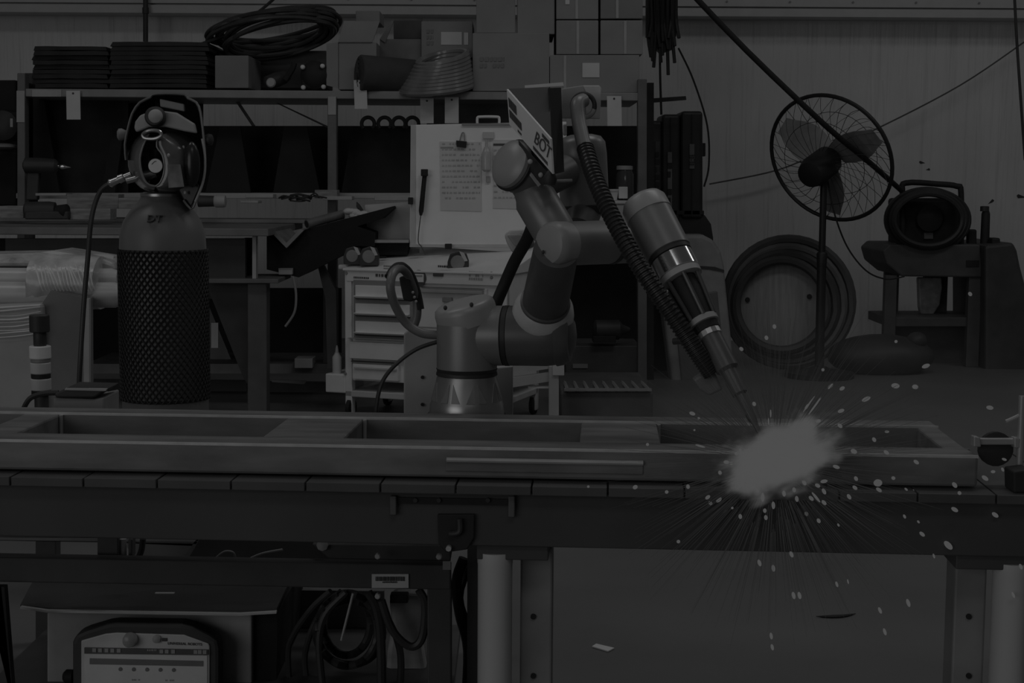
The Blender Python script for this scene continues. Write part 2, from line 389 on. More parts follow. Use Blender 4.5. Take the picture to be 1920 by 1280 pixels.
# =================================================================== BENCH
bench = thing('steel_workbench', 'dark heavy steel workbench with a V-notched top behind the gas cylinder', 'workbench')
benchM = M('bench_top', .2, .5, .0, var=.25, scale=6); benchD = M('bench_dark', .055, .6, var=.2)
zt = P(250, 427, 7.0).z
xl, xr = P(-120, 425, 7.0).x, P(503, 430, 7.0).x
B().box(xl, xr, 7.0, 8.15, zt - .035, zt).build('bench_top', benchM, bench, .004)
B().box(P(-120, 380, 7.9).x, P(770, 380, 7.9).x, 7.85, 8.15, zt + .001, zt + .02).build('back_ledge', benchM, bench, .003)
B().pb(10, 447, 460, 523, 7.1, .04).build('apron', benchD, bench)
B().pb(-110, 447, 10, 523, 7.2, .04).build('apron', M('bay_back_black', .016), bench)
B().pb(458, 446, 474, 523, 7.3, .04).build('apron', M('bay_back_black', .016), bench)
B().pb(473, 443, 480, 523, 7.06, .05).build('upright_bar', greyL, bench)
B().pb(380, 523, 522, 531, 7.02, .4).build('ledge', M('bench_ledge', .15, .5), bench, .003)
B().pb(464, 531, 500, 850, 7.06, .1).build('leg', M('bench_leg', .12, .55), bench, .004)
B().pp(((386, 531), (464, 531), (464, 720), (455, 705)), 7.12, .02).build('gusset', benchD, bench)
B().pb(378, 531, 464, 560, 7.2, .02).build('gusset', benchD, bench)
B().pb(-80, 531, -40, 850, 7.06, .1).build('leg', benchD, bench)
B().pb(160, 682, 636, 700, 7.5, .5).build('lower_shelf', M('bench_shelf', .2, .6), bench)
B().pb(606, 540, 632, 690, 7.55, .06).build('leg', M('bench_leg', .12, .55), bench)
B().pp(((596, 500), (607, 498), (630, 545), (632, 690), (614, 690), (610, 560)), 7.4, .05).build('brace', M('bench_leg', .12, .55), bench)
B().pb(396, 605, 409, 652, 7.4, .01).build('taped_note', paper, bench)
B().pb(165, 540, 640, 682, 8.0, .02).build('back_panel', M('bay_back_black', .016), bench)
# V plate
vp = thing('folded_plate', 'thick dark plate folded into a V with a long wing rising right off the bench', 'plate')
e1 = ((503, 430), (509, 427), (537, 455), (562, 430), (570, 431), (537, 465))
B().pp(e1, 7.2, .5).build('v_notch', M('plate_edge', .3, .45, .2), vp)
B().pp(((538, 466), (568, 431), (735, 387), (737, 391), (716, 410), (670, 424), (702, 436), (702, 462), (668, 461), (640, 480), (560, 520), (500, 505), (500, 440)), 7.25, .45).build('wing', M('plate_dark', .012, .85), vp)
B().pb(670, 450, 766, 455, 7.27, .2).build('wing_edge', greyL, vp)
B().pb(670, 455, 764, 478, 7.3, .25).build('under_plate', M('plate_dark', .012), vp)
t = thing('steel_pipe', 'grey pipe offcut lying along the rising plate wing', 'pipe')
a, c = P(575, 420, 7.24), P(642, 402, 7.36)
B().cyl(a, c, U(9, 7)).build('pipe_wall', M('pipe_grey', .16, .5), t, smooth=True)
B().lathe(a - (c - a).normalized()*.001, a - c, [(0, U(7, 7)), (.001, U(6.5, 7))], 16).build('pipe_bore', black, t)
b = B(); rnd = random.Random(2)
for k in range(9): b.ell(P(rnd.uniform(652, 684), rnd.uniform(396, 405), 7.32), (.02 + rnd.random()*.014, .02, .014 + rnd.random()*.008), seg=8, rin=6)
tag(b.build('rag', whiteD, smooth=True), 'crumpled pale rag on the rising plate wing', 'rag')
tag(B().pp(((668, 378), (674, 384), (686, 402), (680, 403), (668, 388)), 7.4, .03).build('c_clamp', dark, bevel=.003), 'small dark clamp standing behind the pale rag', 'clamp')
t = thing('angle_iron', 'pale end of a bar poking out under the bench wing', 'bar')
B().pb(522, 503, 548, 515, 7.22, .3).build('bar', greyL, t, .003); B().pb(522, 503, 547, 505, 7.218, .01).build('bar_lip', grey, t)
tag(B().tube([P(549, 518, 7.15), P(555, 550, 7.15), P(552, 585, 7.15), P(535, 612, 7.15)], .006, 7).build('dangling_wire', grey, smooth=True), 'thin grey wire dangling under the bench wing', 'wire')
tag(B().pb(552, 672, 586, 690, 7.45, .12).build('small_carton', whiteD, bevel=.003), 'small pale box on the low shelf under the bench', 'box')
tag(B().pp(((386, 560), (440, 690), (440, 700), (386, 700)), 7.7, .02).build('leaning_board', M('leaning_board', .22, .7)), 'grey board leaning under the bench behind the gusset', 'board')
tag(B().pp(((508, 712), (575, 714), (570, 720), (510, 716)), 7.62, .01).build('floor_strip', grey), 'thin grey strip just under the low bench shelf', 'strip')
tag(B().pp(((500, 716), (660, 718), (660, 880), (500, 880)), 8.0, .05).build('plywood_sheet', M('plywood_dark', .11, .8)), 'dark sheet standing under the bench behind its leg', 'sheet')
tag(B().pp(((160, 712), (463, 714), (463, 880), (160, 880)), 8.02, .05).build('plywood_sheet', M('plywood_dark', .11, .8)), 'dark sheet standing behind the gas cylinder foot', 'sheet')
# far-left machine edge behind rack post
t = thing('shop_machine', 'dark machine with pale flange cut off by the left frame edge', 'machine')
B().pb(-60, 150, 30, 386, YR + .2, .4).build('housing', M('bay_back_black', .016), t, .01)
B().lathe(P(5, 235, YR + .12), (0, -1, 0), [(-.1, U(32, YR)), (0, U(28, YR)), (.02, U(14, YR))]).build('boss', dark, t, smooth=True)
B().lathe(P(-4, 276, YR + .05), UP, [(-.01, .06), (.0, .1), (.012, .1), (.02, .06)]).build('flange', grey, t, smooth=True)
B().pb(19, 222, 24, 238, YR + .05, .01).build('lever', greyL, t)
# =================================================================== TOOL CART + WHITEBOARD
tc = thing('tool_cart', 'white tool cart with five drawers and printed top behind the robot', 'tool cart')
ca = math.radians(20); cl = P(646, 505, 7.15); TC = Matrix.Translation(Vector((cl.x, cl.y, 0))) @ Matrix.Rotation(-ca, 4, 'Z')
def lp(px, py, v=0.):
    """point of pixel ray on the cart's front plane (offset v outwards), in cart coordinates (u, z)"""
    d = CAMR @ Vector(((px - 960) / F, -(py - 640) / F, -1.0)); o = Vector((0, 0, CAMH))
    n = TC.to_3x3() @ Vector((0, 1, 0)); q = TC @ Vector((0, -v, 0)); t = (q - o).dot(n) / d.dot(n); w = TC.inverted() @ (o + d * t)
    return w.x, w.z
def tcb(px0, py0, px1, py1, v0, v1, nm, mat, parent=None, bevel=.002):
    u0, za = lp(px0, py0); u1, zb = lp(px1, py1)
    return B().box(u0, u1, -v0, v1, min(za, zb), max(za, zb), TC).build(nm, mat, parent or tc, bevel)
zt_ = lp(646, 503)[1]; uR = lp(950, 520)[0]
b = B(); zd = lp(700, 715)[1]; b.box(.03, uR, .012, .45, zd, zt_ - .002, TC); b.build('body', white, tc)
B().prism([TC @ Vector(p) for p in ((-.005, -.012, zt_), (-.005, .46, zt_ + .088), (-.005, .46, zt_ - .01), (-.005, -.012, zt_ - .01))], TC.to_3x3() @ Vector((uR + .015, 0, 0))).build('sloped_top', white, tc, .003)
B().box(0, .035, 0, .04, .02, zt_, TC).build('corner_post', white, tc, .004)
B().box(uR - .035, uR, 0, .04, .02, zt_, TC).build('corner_post', white, tc, .004)
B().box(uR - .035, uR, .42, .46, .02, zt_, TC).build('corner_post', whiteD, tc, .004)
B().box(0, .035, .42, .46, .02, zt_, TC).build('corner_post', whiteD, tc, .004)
B().box(.0, uR, .0, .45, .1, .13, TC).build('bottom_shelf', whiteD, tc, .004)
for (u, v) in ((.02, .02), (uR - .02, .02), (.02, .44), (uR - .02, .44)):
    B().lathe(TC @ Vector((u - .012, v, .045)), TC.to_3x3() @ Vector((1, 0, 0)), [(0, .03), (.003, .045), (.021, .045), (.024, .03)], 16).build('caster', black, tc, smooth=True)
# left drawer column frame and drawers
tcb(663, 524, 775, 640, .004, .02, 'drawer_frame', grey)
for (y0, y1) in ((534, 562), (568, 594), (601, 630)):
    dr = tcb(668, y0, 770, y1, .012, .02, 'drawer', white)
    tcb(668, y1 - 9, 770, y1 - 3, .03, 0, 'drawer_pull', white, dr)
    tcb(668, y1 - 2, 770, y1, .013, .01, 'shadow_gap', dark, dr, 0)
dr = tcb(657, 640, 760, 676, .012, .02, 'drawer', white); tcb(655, 632, 760, 638, .024, 0, 'drawer_pull', greyL, dr)
dr = tcb(663, 681, 748, 714, .012, .02, 'drawer', white); tcb(667, 686, 746, 694, .022, 0, 'drawer_pull', whiteD, dr); tcb(660, 677, 746, 680, .013, .01, 'shadow_gap', dark, dr, 0)
# right door column
tcb(786, 538, 912, 705, .006, .02, 'door', white)
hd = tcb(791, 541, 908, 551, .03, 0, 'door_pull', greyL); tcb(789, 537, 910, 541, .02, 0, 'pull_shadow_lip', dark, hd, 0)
tcb(780, 553, 783, 600, .008, .01, 'door_gap', dark, None, 0)
tcb(786, 612, 905, 617, .012, 0, 'door_groove', dark, None, 0); tcb(786, 625, 905, 632, .012, 0, 'door_rib', greyL, None)
tcb(832, 557, 850, 566, .02, 0, 'latch', grey, None)
# print and stickers on front fascia
def tmarks(px0, py0, px1, py1, mat, rows=1, nm='printed_text'):
    rh = (py1 - py0) / rows; b = B()
    for r in range(rows):
        x = px0
        while x < px1:
            w = random.uniform(.4, .9) * rh * .7
            if random.random() > .12:
                sl = (x - px0) * .05
                u0, za = lp(x, py0 + r*rh + sl); u1, zb = lp(min(x + w, px1), py0 + r*rh + rh*.65 + sl)
                b.box(u0, u1, -.006, -.0, min(za, zb), max(za, zb), TC)
            x += w + rh * .25
    o = b.build(nm, mat, tc); o['kind'] = 'stuff'; return o
tcb(650, 507, 945, 536, .003, .01, 'fascia', white)
tmarks(664, 518, 694, 523, ink); tmarks(705, 513, 733, 521, ink)
tmarks(880, 508, 906, 526, inkL, 3); tmarks(822, 497, 846, 503, ink); tmarks(720, 497, 760, 507, inkL, 2)
u0, z0 = lp(786, 521)
B().lathe(TC @ Vector((u0, -.004, z0)), TC.to_3x3() @ Vector((0, -1, 0)), [(0, .038), (.004, .038), (.005, .03)], 20).build('badge', ink, tc)
tcb(776, 513, 796, 529, .012, 0, 'badge_plate', white); tcb(778, 515, 794, 518, .014, 0, 'badge_print', inkL, None, 0)
tcb(813, 511, 832, 518, .01, 0, 'sticker', ink); 
for q in ((650, 512), (922, 500 + 12), (922, 520), (648, 700)):
    u0, z0 = lp(*q); B().lathe(TC @ Vector((u0, -.003, z0)), TC.to_3x3() @ Vector((0, -1, 0)), [(0, .008), (.004, .006)], 8).build('bolt', grey, tc)
# side tray + bottle
tray = B(); u0, z0 = lp(610, 735); u1, z1 = lp(648, 702)
tray.box(u0, u1, .0, .2, z0, z1, TC); tray.build('side_tray', white, tc, .006)
B().box(-.06, .03, .05, .5, zt_ - .01, zt_ + .014, TC).build('side_handle', white, tc, .008)
t = thing('spray_bottle', 'small white bottle standing in the tool cart side tray', 'bottle')
q = P(632, 702, 7.2)
B().lathe(q, UP, [(0, .018), (.004, .022), (.085, .022), (.1, .012), (.105, .012)], 16).build('bottle', whiteD, t, smooth=True)
B().lathe(q + UP*.105, UP, [(0, .009), (.02, .007), (.035, .003)], 12).build('nozzle', greyL, t, smooth=True)
# right side x-brace frame of cart
sf = thing('folding_trestle', 'pale folding trestle with slanted rail behind the robot shoulder', 'trestle')
B().pb(930, 600, 962, 850, 6.95, .05).build('leg', greyL, sf, .003); B().pb(1029, 686, 1048, 850, 6.8, .05).build('leg', greyL, sf, .003)
B().pp(((962, 686), (1035, 686), (1035, 690), (962, 702)), 6.85, .04).build('top_rail', greyL, sf)
B().pp(((962, 708), (1035, 698), (1035, 714), (962, 726)), 6.83, .04).build('slant_rail', greyL, sf)
B().pb(1036, 683, 1058, 704, 6.79, .06).build('rail_end_cap', whiteD, sf, .003); B().pb(990, 724, 1030, 728, 6.84, .03).build('pin_bar', whiteD, sf)
# whiteboard
wb = thing('whiteboard', 'white magnetic board with handle, papers and clip above the tool cart', 'whiteboard')
YB = 7.3
B().pp(((770, 234), (1062, 228), (1066, 480), (768, 460)), YB, .03).build('board', M('board_white', .95, .45, var=.03), wb, .003)
B().pb(770, 234, 779, 462, YB - .006, .006).build('edge_strip', whiteD, wb)
B().pb(866, 231, 960, 235, YB - .01, .04).build('top_edge', grey, wb)
B().tube([P(895, 233, YB), P(895, 222, YB), P(900, 219, YB), P(931, 219, YB), P(936, 222, YB), P(936, 233, YB)], U(2.6, YB), 8, 3).build('handle', white, wb, smooth=True)
B().pb(768, 458, 1000, 463, YB - .02, .03).build('bottom_tray', whiteD, wb)
t = thing('paper_sheet', 'white printed sheet held by a black clip on the whiteboard', 'paper')
B().pp(((824, 265), (902, 266), (903, 396), (826, 394)), YB - .004, .003).build('sheet', paper, t)
marks(829, 268, 900, 380, YB - .006, M('faint_print', .5, .8), t, rows=11, gap=.72)
B().pb(826, 275, 850, 278, YB - .006, .002).build('printed_text', inkL, t)
t = thing('paper_sheet', 'white sheet on the whiteboard right side behind the marker bottle', 'paper')
B().pp(((924, 262), (1000, 262), (1000, 392), (924, 390)), YB - .004, .003).build('sheet', paper, t)
B().pb(925, 269, 950, 273, YB - .006, .002).build('printed_text', ink, t); marks(926, 280, 990, 380, YB - .006, M('faint_print', .5), t, rows=9, gap=.75)
t = thing('binder_clip', 'black binder clip at the top of the white sheet', 'clip')
B().pp(((855, 263), (875, 265), (874, 277), (856, 275)), YB - .02, .015).build('jaw', black, t, .002)
B().tube([P(862, 264, YB-.01), P(866, 250, YB-.01), P(870, 250, YB-.01), P(871, 264, YB-.01)], .003, 6, 3).build('wire_lever', grey, t)
t = thing('marker_bottle', 'clear bottle shaped holder hanging on the whiteboard', 'bottle')
B().lathe(P(912, 322, YB - .03), UP, [(0, .012), (.01, .022), (.08, .024), (.1, .018), (.12, .008), (.15, .006)], 16).build('bottle', M('clear_grey_plastic', .5, .2), t, smooth=True)
B().pb(905, 247, 926, 260, YB - .012, .01).build('hang_tab', whiteD, t, .002); B().pb(911, 330, 919, 342, YB - .01, .008).build('cap', greyL, t, .002)
t = thing('scriber', 'black handled scriber with thin wire tip on the whiteboard', 'tool')
B().lathe(P(797, 320, YB - .03), P(789, 403, YB - .03) - P(797, 320, YB - .03), [(0, .012), (.01, .015), (.03, .011), (.19, .012), (.213, .006)], 12).build('handle', black, t, smooth=True)
B().tube([P(789, 403, YB-.03), P(784, 450, YB-.03), P(790, 462, YB-.03), P(798, 477, YB-.03)], .0025, 6, 4).build('wire_tip', ink, t)
B().pb(789, 317, 802, 330, YB - .05, .03).build('clip', black, t, .003)
tag(B().pb(834, 457, 847, 467, YB - .05, .03).build('magnet', black, bevel=.003), 'small black magnet on the whiteboard bottom edge', 'magnet')
tag(B().pb(765, 370, 774, 383, YB - .04, .03).build('magnet', black, bevel=.003), 'small black magnet on the whiteboard left edge', 'magnet')
tag(B().pp(((684, 384), (770, 378), (770, 458), (690, 452)), 7.45, .04).build('sheet_metal', whiteD), 'pale panel between the rising plate wing and the whiteboard', 'panel')
# things on cart top
def gauge(cx, cy, Y, r, label):
    t = thing('tape_measure', label, 'tape measure')
    B().pp([(cx - r, cy + r*.95), (cx + r, cy + r*1.0), (cx + r, cy - r*.1), (cx + r*.75, cy - r*.8), (cx, cy - r*1.0), (cx - r*.75, cy - r*.75), (cx - r, cy)], Y, .05).build('case', M('dark_plastic', .06, .4), t, .004)
    B().lathe(P(cx - r*.05, cy + r*.05, Y - .001), (0, -1, 0), [(0, U(r*.68, Y)), (.004, U(r*.62, Y)), (.005, U(r*.2, Y))], 20).build('dial', grey, t, smooth=True)
    B().pp(((cx + r*.1, cy - r*1.0), (cx + r*.55, cy - r*.85), (cx + r*.9, cy - r*.1), (cx + r*.55, cy - r*.05)), Y - .003, .004).build('decal', whiteD, t)
gauge(661, 479, 7.16, 17, 'dark tape measure at the left corner of the tool cart top')
gauge(692, 480, 7.13, 18, 'dark tape measure with pale decal, second from the cart left corner')
gauge(859, 491, 7.02, 20, 'black tape measure alone in the middle of the tool cart top')
tag(B().pb(710, 480, 724, 484, 7.25, .01).build('short_pin', black), 'short black pin beside the pair of tape measures', 'pin')
tag(B().pb(772, 466, 786, 474, 7.24, .02).build('small_clip', dark, bevel=.002), 'small dark clip lying on the tool cart under the scriber', 'clip')
# items right of whiteboard (behind robot)
t = thing('glass_jar', 'glass jar with pale contents right of the corrugated hose', 'jar')
B().lathe(P(1171, 375, 8.4), UP, [(0, .03), (.005, .05), (.14, .05), (.16, .04), (.17, .04)], 20).build('jar', M('jar_dark', .08, .12), t, smooth=True)
B().lathe(P(1171, 318, 8.4), UP, [(0, .045), (.02, .045), (.022, .03)], 20).build('lid', greyL, t, smooth=True); B().pb(1160, 350, 1177, 372, 8.335, .02).build('jar_label', white, t, .003)
t = thing('white_cup', 'small white cup between the hose and the glass jar', 'cup')
B().lathe(P(1150, 375, 8.35), UP, [(0, .02), (.06, .03), (.06, .025), (.01, .015)], 16).build('cup', white, t, smooth=True); B().lathe(P(1150, 360, 8.35), UP, [(0, .028), (.004, .029), (.006, .02)], 14).build('rim', greyL, t, smooth=True)
t = thing('parts_bin', 'pale bin under the glass jar behind the corrugated hose', 'bin')
B().pb(1105, 378, 1192, 418, 8.26, .3).build('bin', whiteD, t, .005); B().pb(1100, 376, 1192, 382, 8.25, .31).build('rim', white, t, .003)
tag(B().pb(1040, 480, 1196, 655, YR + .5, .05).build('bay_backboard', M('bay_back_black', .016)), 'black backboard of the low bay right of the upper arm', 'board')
t = thing('electric_motor', 'dark electric motor lying in the low bay behind the robot', 'motor')
B().lathe(P(1113, 618, YR + .1), (1, .1, 0), [(0, .03), (.01, .055), (.14, .055), (.16, .03), (.2, .012)], 20).build('housing', dark, t, smooth=True); B().pb(1112, 630, 1155, 642, YR + .05, .12).build('foot', black, t, .003)
tag(B().pb(1060, 648, 1200, 708, YR + .1, .4).build('low_cabinet', M('low_cab', .1, .6), bevel=.006), 'dark low cabinet with small labels behind the robot', 'cabinet')
tag(B().pb(1074, 682, 1102, 690, YR + .094, .006).build('label_plate', grey), 'small grey label plate on the low cabinet', 'label')
# wire pallet on floor
t = thing('steel_grating', 'grey steel grating lying flat on crates behind the table', 'grating')
B().pb(1058, 729, 1222, 733, 7.0, .03).build('front_bar', grey, t); B().pb(1050, 704, 1198, 707, 7.8, .03).build('rear_bar', grey, t)
for k in range(9):
    a = P(1064 + k*19, 730, 7.0); c = P(1054 + k*17.2, 706, 7.8)
    B().cyl(a, c, .009, n=6).build('bar', grey, t)
tag(B().pb(1052, 735, 1224, 800, 7.02, .75).build('steel_crate', M('crate_dark', .11, .6), bevel=.01), 'dark crate carrying the steel grating', 'crate')
# hanging leads right of rack
b = B(); rnd = random.Random(9)
for k in range(14):
    x = 1216 + k*4.0; yb_ = 70 + rnd.uniform(0, 80)
    b.tube([P(x, -20, 8.9 + rnd.uniform(-.05, .05)), P(x + rnd.uniform(-3, 3), yb_ * .5, 8.9), P(x + rnd.uniform(-4, 6), yb_, 8.88)], U(3.2, 8.9), 6, 4)
b.pb(1213, -20, 1268, 68, 8.92, .1); b.pp(((1216, 60), (1266, 60), (1262, 92), (1240, 100), (1222, 84)), 8.9, .08)
tag(b.build('hanging_leads', M('lead_black', .03, .5), smooth=False), 'bunch of black leads hanging on the wall right of the rack', 'leads')
tag(B().tube([P(1272, 90, 8.9), P(1300, 150, 8.9), P(1326, 235, 8.9), P(1329, 310, 8.9), P(1320, 350, 8.9)], U(1.8, 8.9), 6).build('thin_cable', black, smooth=True), 'thin cable arcing down beside the black tool cases', 'cable')
tag(B().tube([P(1237, 90, 8.9), P(1238, 150, 8.9), P(1240, 215, 8.9)], U(2.2, 8.9), 6).build('thin_cable', black, smooth=True), 'short straight cable dropping to the middle black tool case', 'cable')
t = thing('pipe_bracket', 'black bracket arm sticking out right from the rack end', 'bracket')
B().pb(1214, 155, 1226, 800, 8.6, .06).build('post', black, t); B().pp(((1226, 184), (1286, 180), (1287, 187), (1226, 192)), 8.6, .03).build('arm', black, t)
# black cases
for (x0, y0, x1, y1, lb, pl) in ((1206, 226, 1241, 420, 'black tool case standing nearest the rack end', (1229, 265, 1237, 360)), (1241, 214, 1275, 420, 'black tool case in the middle of three with a long pale strip', (1252, 285, 1260, 392)),
                             (1277, 208, 1318, 410, 'black tool case on the right with broken pale strip', (1293, 270, 1302, 316))):
    t = thing('tool_case', lb, 'case', 'black tool cases beside the rack')
    B().pb(x0, y0, x1, y1, 9.0, .35).build('case_shell', M('case_black', .03, .5), t, .02, seg=3)
    B().pb((x0 + x1)/2 - 1, y0 + 6, (x0 + x1)/2 + 1, y1 - 4, 8.993, .01).build('seam', black, t)
    B().pb(*pl, 8.992, .01).build('pale_strip', M('strip_grey', .16, .5) if x0 > 1206 else dark, t)
    marks(pl[0], pl[1] + 20, pl[2], pl[3] - 5, 8.988, black, t, rows=5)
    B().pb(x1 - 2, y0 + 60, x1 + 5, y0 + 85, 9.1, .05).build('latch', black, t, .004)
t = thing('floor_cabinet', 'black cabinet block under the tool cases behind the wrist', 'cabinet')
B().pp(((1206, 400), (1316, 400), (1322, 404), (1333, 420), (1337, 445), (1345, 860), (1206, 860)), 9.02, .4).build('cabinet_body', M('case_black', .03), t); B().pb(1206, 395, 1320, 402, 9.0, .42).build('top', black, t)
# =================================================================== RIGHT BACKGROUND
# black brace hose across
tag(B().tube([P(1285, -25, 8.2), P(1400, 95, 8.3), P(1545, 233, 8.45), P(1625, 300, 8.75), P(1690, 357, 9.25)], U(5.4, 8.5), 10, 3).build('air_hose', black, smooth=True), 'thick black cable running diagonally down across the fan', 'cable')
tag(B().tube([P(1930, 72, 10.6), P(1800, 160, 10.6), P(1640, 243, 10.6), P(1560, 275, 10.6), P(1460, 318, 10.6), P(1330, 345, 10.6)], U(1.6, 10.6), 6).build('wall_wire', M('wire_grey', .14), smooth=True), 'thin wire sagging across the wall behind the fan', 'wire')
tag(B().tube([P(1902, -10, 10.3), P(1908, 100, 10.3), P(1922, 300, 10.3)], U(2.6, 10.3), 6).build('drop_cable', dark, smooth=True), 'dark cable hanging along the right frame edge', 'cable')
# fan ---------------------------------------------------------------
YF = 8.85
fan = thing('pedestal_fan', 'black pedestal fan with round wire cage against the pale wall', 'fan')
fc = P(1557, 297, YF); fr = U(124, YF)
fax = Vector((-.605, -.695, -.387)).normalized()          # cage axis
q1 = Vector((-.537, 0, .843)); q1 = (q1 - fax*q1.dot(fax)).normalized(); q2 = fax.cross(q1).normalized()
def ring(r, off, tr, n=56): return [fc + fax*off + (q1*math.cos(2*PI*i/n) + q2*math.sin(2*PI*i/n))*r for i in range(n)]
fanM = M('fan_black', .022, .5)
B().tube(ring(fr, .0, 0), .012, 8, 1, True).build('cage_rim', fanM, fan, smooth=True)
for (sg, dep) in ((1, .10), (-1, .10)):
    b = B()
    for k in range(28):
        a0 = 2*PI*k/28; a1 = a0 + .55
        e = fc + (q1*math.cos(a0) + q2*math.sin(a0))*fr
        m_ = fc + fax*sg*dep*.8 + (q1*math.cos(a0 + .25) + q2*math.sin(a0 + .25))*fr*.66
        i_ = fc + fax*sg*dep + (q1*math.cos(a1) + q2*math.sin(a1))*fr*.2
        b.tube([e, m_, i_], .0017, 4, 4)
    for r_, o_ in ((.66, .8), (.2, 1.0)): b.tube(ring(fr*r_, sg*dep*o_, 0, 32), .0018, 5, 1, True)
    b.build('wire_cage', fanM, fan)
for k in range(3):
    a0 = 2*PI*k/3 + .5; b = B(); rs = []
    for s_ in range(7):
        t_ = s_/6; r_ = fr*(.12 + .78*t_); w_ = .05 + .06*math.sin(PI*min(1, t_*.9 + .15)); tw = .55 - .3*t_
        d1 = q1*math.cos(a0) + q2*math.sin(a0); d2 = -q1*math.sin(a0) + q2*math.cos(a0); d3 = (d2*math.cos(tw) + fax*math.sin(tw))
        c0 = fc + d1*r_; nn = d1.cross(d3).normalized()*.002
        rs.append([c0 - d3*w_ + nn, c0 + d3*w_ + nn, c0 + d3*w_ - nn, c0 - d3*w_ - nn])
    b.rings(rs); b.build('blade', M('fan_blade', .3, .4), fan, smooth=False)
B().lathe(fc, fax, [(.0, .05), (.02, .078), (.03, .086), (.2, .09), (.25, .075), (.262, .04), (.264, .01)], 24).build('motor', fanM, fan, smooth=True)
B().lathe(fc, fax, [(-.05, .03), (.06, .05), (.08, .03)], 16).build('hub', fanM, fan, smooth=True)
B().cyl(P(1545, 325, YF - .08), P(1541, 480, YF - .08), U(6.3, YF)).build('pole', fanM, fan, smooth=True)
B().cyl(P(1541, 475, YF - .08), P(1536, 690, YF - .08), U(8.5, YF)).build('pole_sleeve', fanM, fan, smooth=True)
B().lathe(P(1541, 482, YF - .08), UP, [(-.05, U(9, YF)), (.02, U(10, YF)), (.03, U(8, YF))]).build('collar', fanM, fan, smooth=True)
zb_ = P(1536, 690, YF - .08); B().lathe((zb_.x, YF - .08, 0), UP, [(0, .2), (.03, .2), (.05, .06), (zb_.z + .01, .04)]).build('base', fanM, fan, smooth=True)
B().tube([P(1552, 340, YF-.05), P(1566, 405, YF-.05), P(1590, 465, YF), P(1625, 508, YF), P(1662, 523, YF), P(1696, 518, YF)], U(1.6, YF), 6).build('power_cord', black, fan, smooth=True)
# hoop ---------------------------------------------------------------
hp = thing('hose_hoop', 'big dark coiled hoop of hose standing on edge against the wall', 'hoop')
for k, (r, dx, th, m_) in enumerate(((118, 0, 9, 'hoop_a'), (106, -3, 8, 'hoop_b'), (95, -7, 9, 'hoop_c'), (85, -14, 9, 'hoop_d'))):
    b = B(); pts = []
    for i in range(40):
        a = 2*PI*i/40; pts.append(P(1479 + dx + r*math.cos(a), 566 + k*2 - r*1.0*math.sin(a), 9.16 - .02*k + .06*math.sin(a)))
    b.tube(pts, U(th, 9.16), 8, 1, True); b.build('hose_turn', M(m_, (.075, .13, .05, .06)[k], .5), hp, smooth=True)
B().lathe(P(1462, 575, 9.2), (0, -1, .1), [(-.02, U(86, 9.2)), (0, U(86, 9.2)), (.004, U(80, 9.2))], 40).build('disc', M('hoop_disc', .36, .6, var=.15, stretch=(6, 1, .6)), hp, smooth=True)
for x, y in ((1402, 562), (1518, 556)): B().lathe(P(x, y, 9.19), (0, -1, 0), [(-.01, U(5, 9.2)), (.006, U(4, 9.2))], 8).build('disc_hole', black, hp)
# tall grey plastic tub standing behind wrist
tb = thing('plastic_tub', 'grey plastic tub with rounded top standing upright behind the torch', 'tub')
B().pp(((1238, 470), (1250, 446), (1275, 440), (1318, 440), (1338, 450), (1352, 472), (1358, 500), (1362, 545), (1384, 760), (1264, 760), (1240, 560)), 8.6, .2).build('tub_wall', M('tub_grey', .3, .5), tb, .02, seg=3)
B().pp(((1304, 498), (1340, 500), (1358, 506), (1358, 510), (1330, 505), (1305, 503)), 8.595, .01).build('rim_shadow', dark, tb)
B().pp(((1262, 560), (1345, 545), (1365, 740), (1280, 740)), 8.59, .02).build('tub_floor', M('tub_dark', .14, .6), tb, .008)
# right cart with welder
YC = 9.3
ct = thing('utility_cart', 'dark two-legged utility cart carrying the portable welder at right', 'cart')
cartM = M('cart_dark', .09, .6)
B().pp(((1655, 470), (1668, 458), (1838, 458), (1842, 520), (1690, 518), (1662, 495)), YC - .02, .6).build('top_tray', cartM, ct, .01)
for x0, x1, yb_ in ((1661, 1683, 662), (1694, 1722, 662), (1772, 1818, 700), (1818, 1842, 700)):
    zf = P(x0, yb_, YC); B().box(P(x0, 500, YC).x, P(x1, 500, YC).x, YC + (0 if x0 in (1661, 1818) else .45), YC + (.06 if x0 in (1661, 1818) else .5), 0, P(x0, 516, YC).z).build('leg', cartM, ct, .004)
B().pb(1663, 595, 1840, 612, YC + .02, .5).build('lower_shelf', cartM, ct, .004); B().pb(1812, 488, 1836, 500, YC - .026, .01).build('label_plate', black, ct)
B().pb(1662, 612, 1840, 690, YC + .2, .03).build('lower_panel', cartM, ct)
tag(B().pp(((1722, 520), (1766, 520), (1767, 540), (1762, 572), (1750, 590), (1728, 592), (1724, 575)), YC + .3, .06).build('plastic_bag', M('cloudy_plastic', .42, .35, var=.3, scale=25, bump=.5), bevel=.01), 'crumpled pale plastic bag hanging under the utility cart', 'bag')
wd = thing('portable_welder', 'black portable welder with roll-bar frame and coiled lead on the cart', 'welder')
B().pb(1690, 372, 1800, 462, YC + .1, .35).build('case', black, wd, .02)
B().tube([P(1692, 468, YC + .05), P(1692, 365, YC + .05), P(1698, 343, YC + .05), P(1760, 345, YC + .05), P(1794, 349, YC + .05), P(1802, 362, YC + .05), P(1802, 468, YC + .05)], U(5.5, YC), 10, 4).build('roll_bar', black, wd, smooth=True)
B().lathe(P(1742, 410, YC + .08), (0, -1, 0), [(0, U(26, YC)), (.02, U(24, YC)), (.03, U(8, YC))]).build('fan_grille', black, wd, smooth=True)
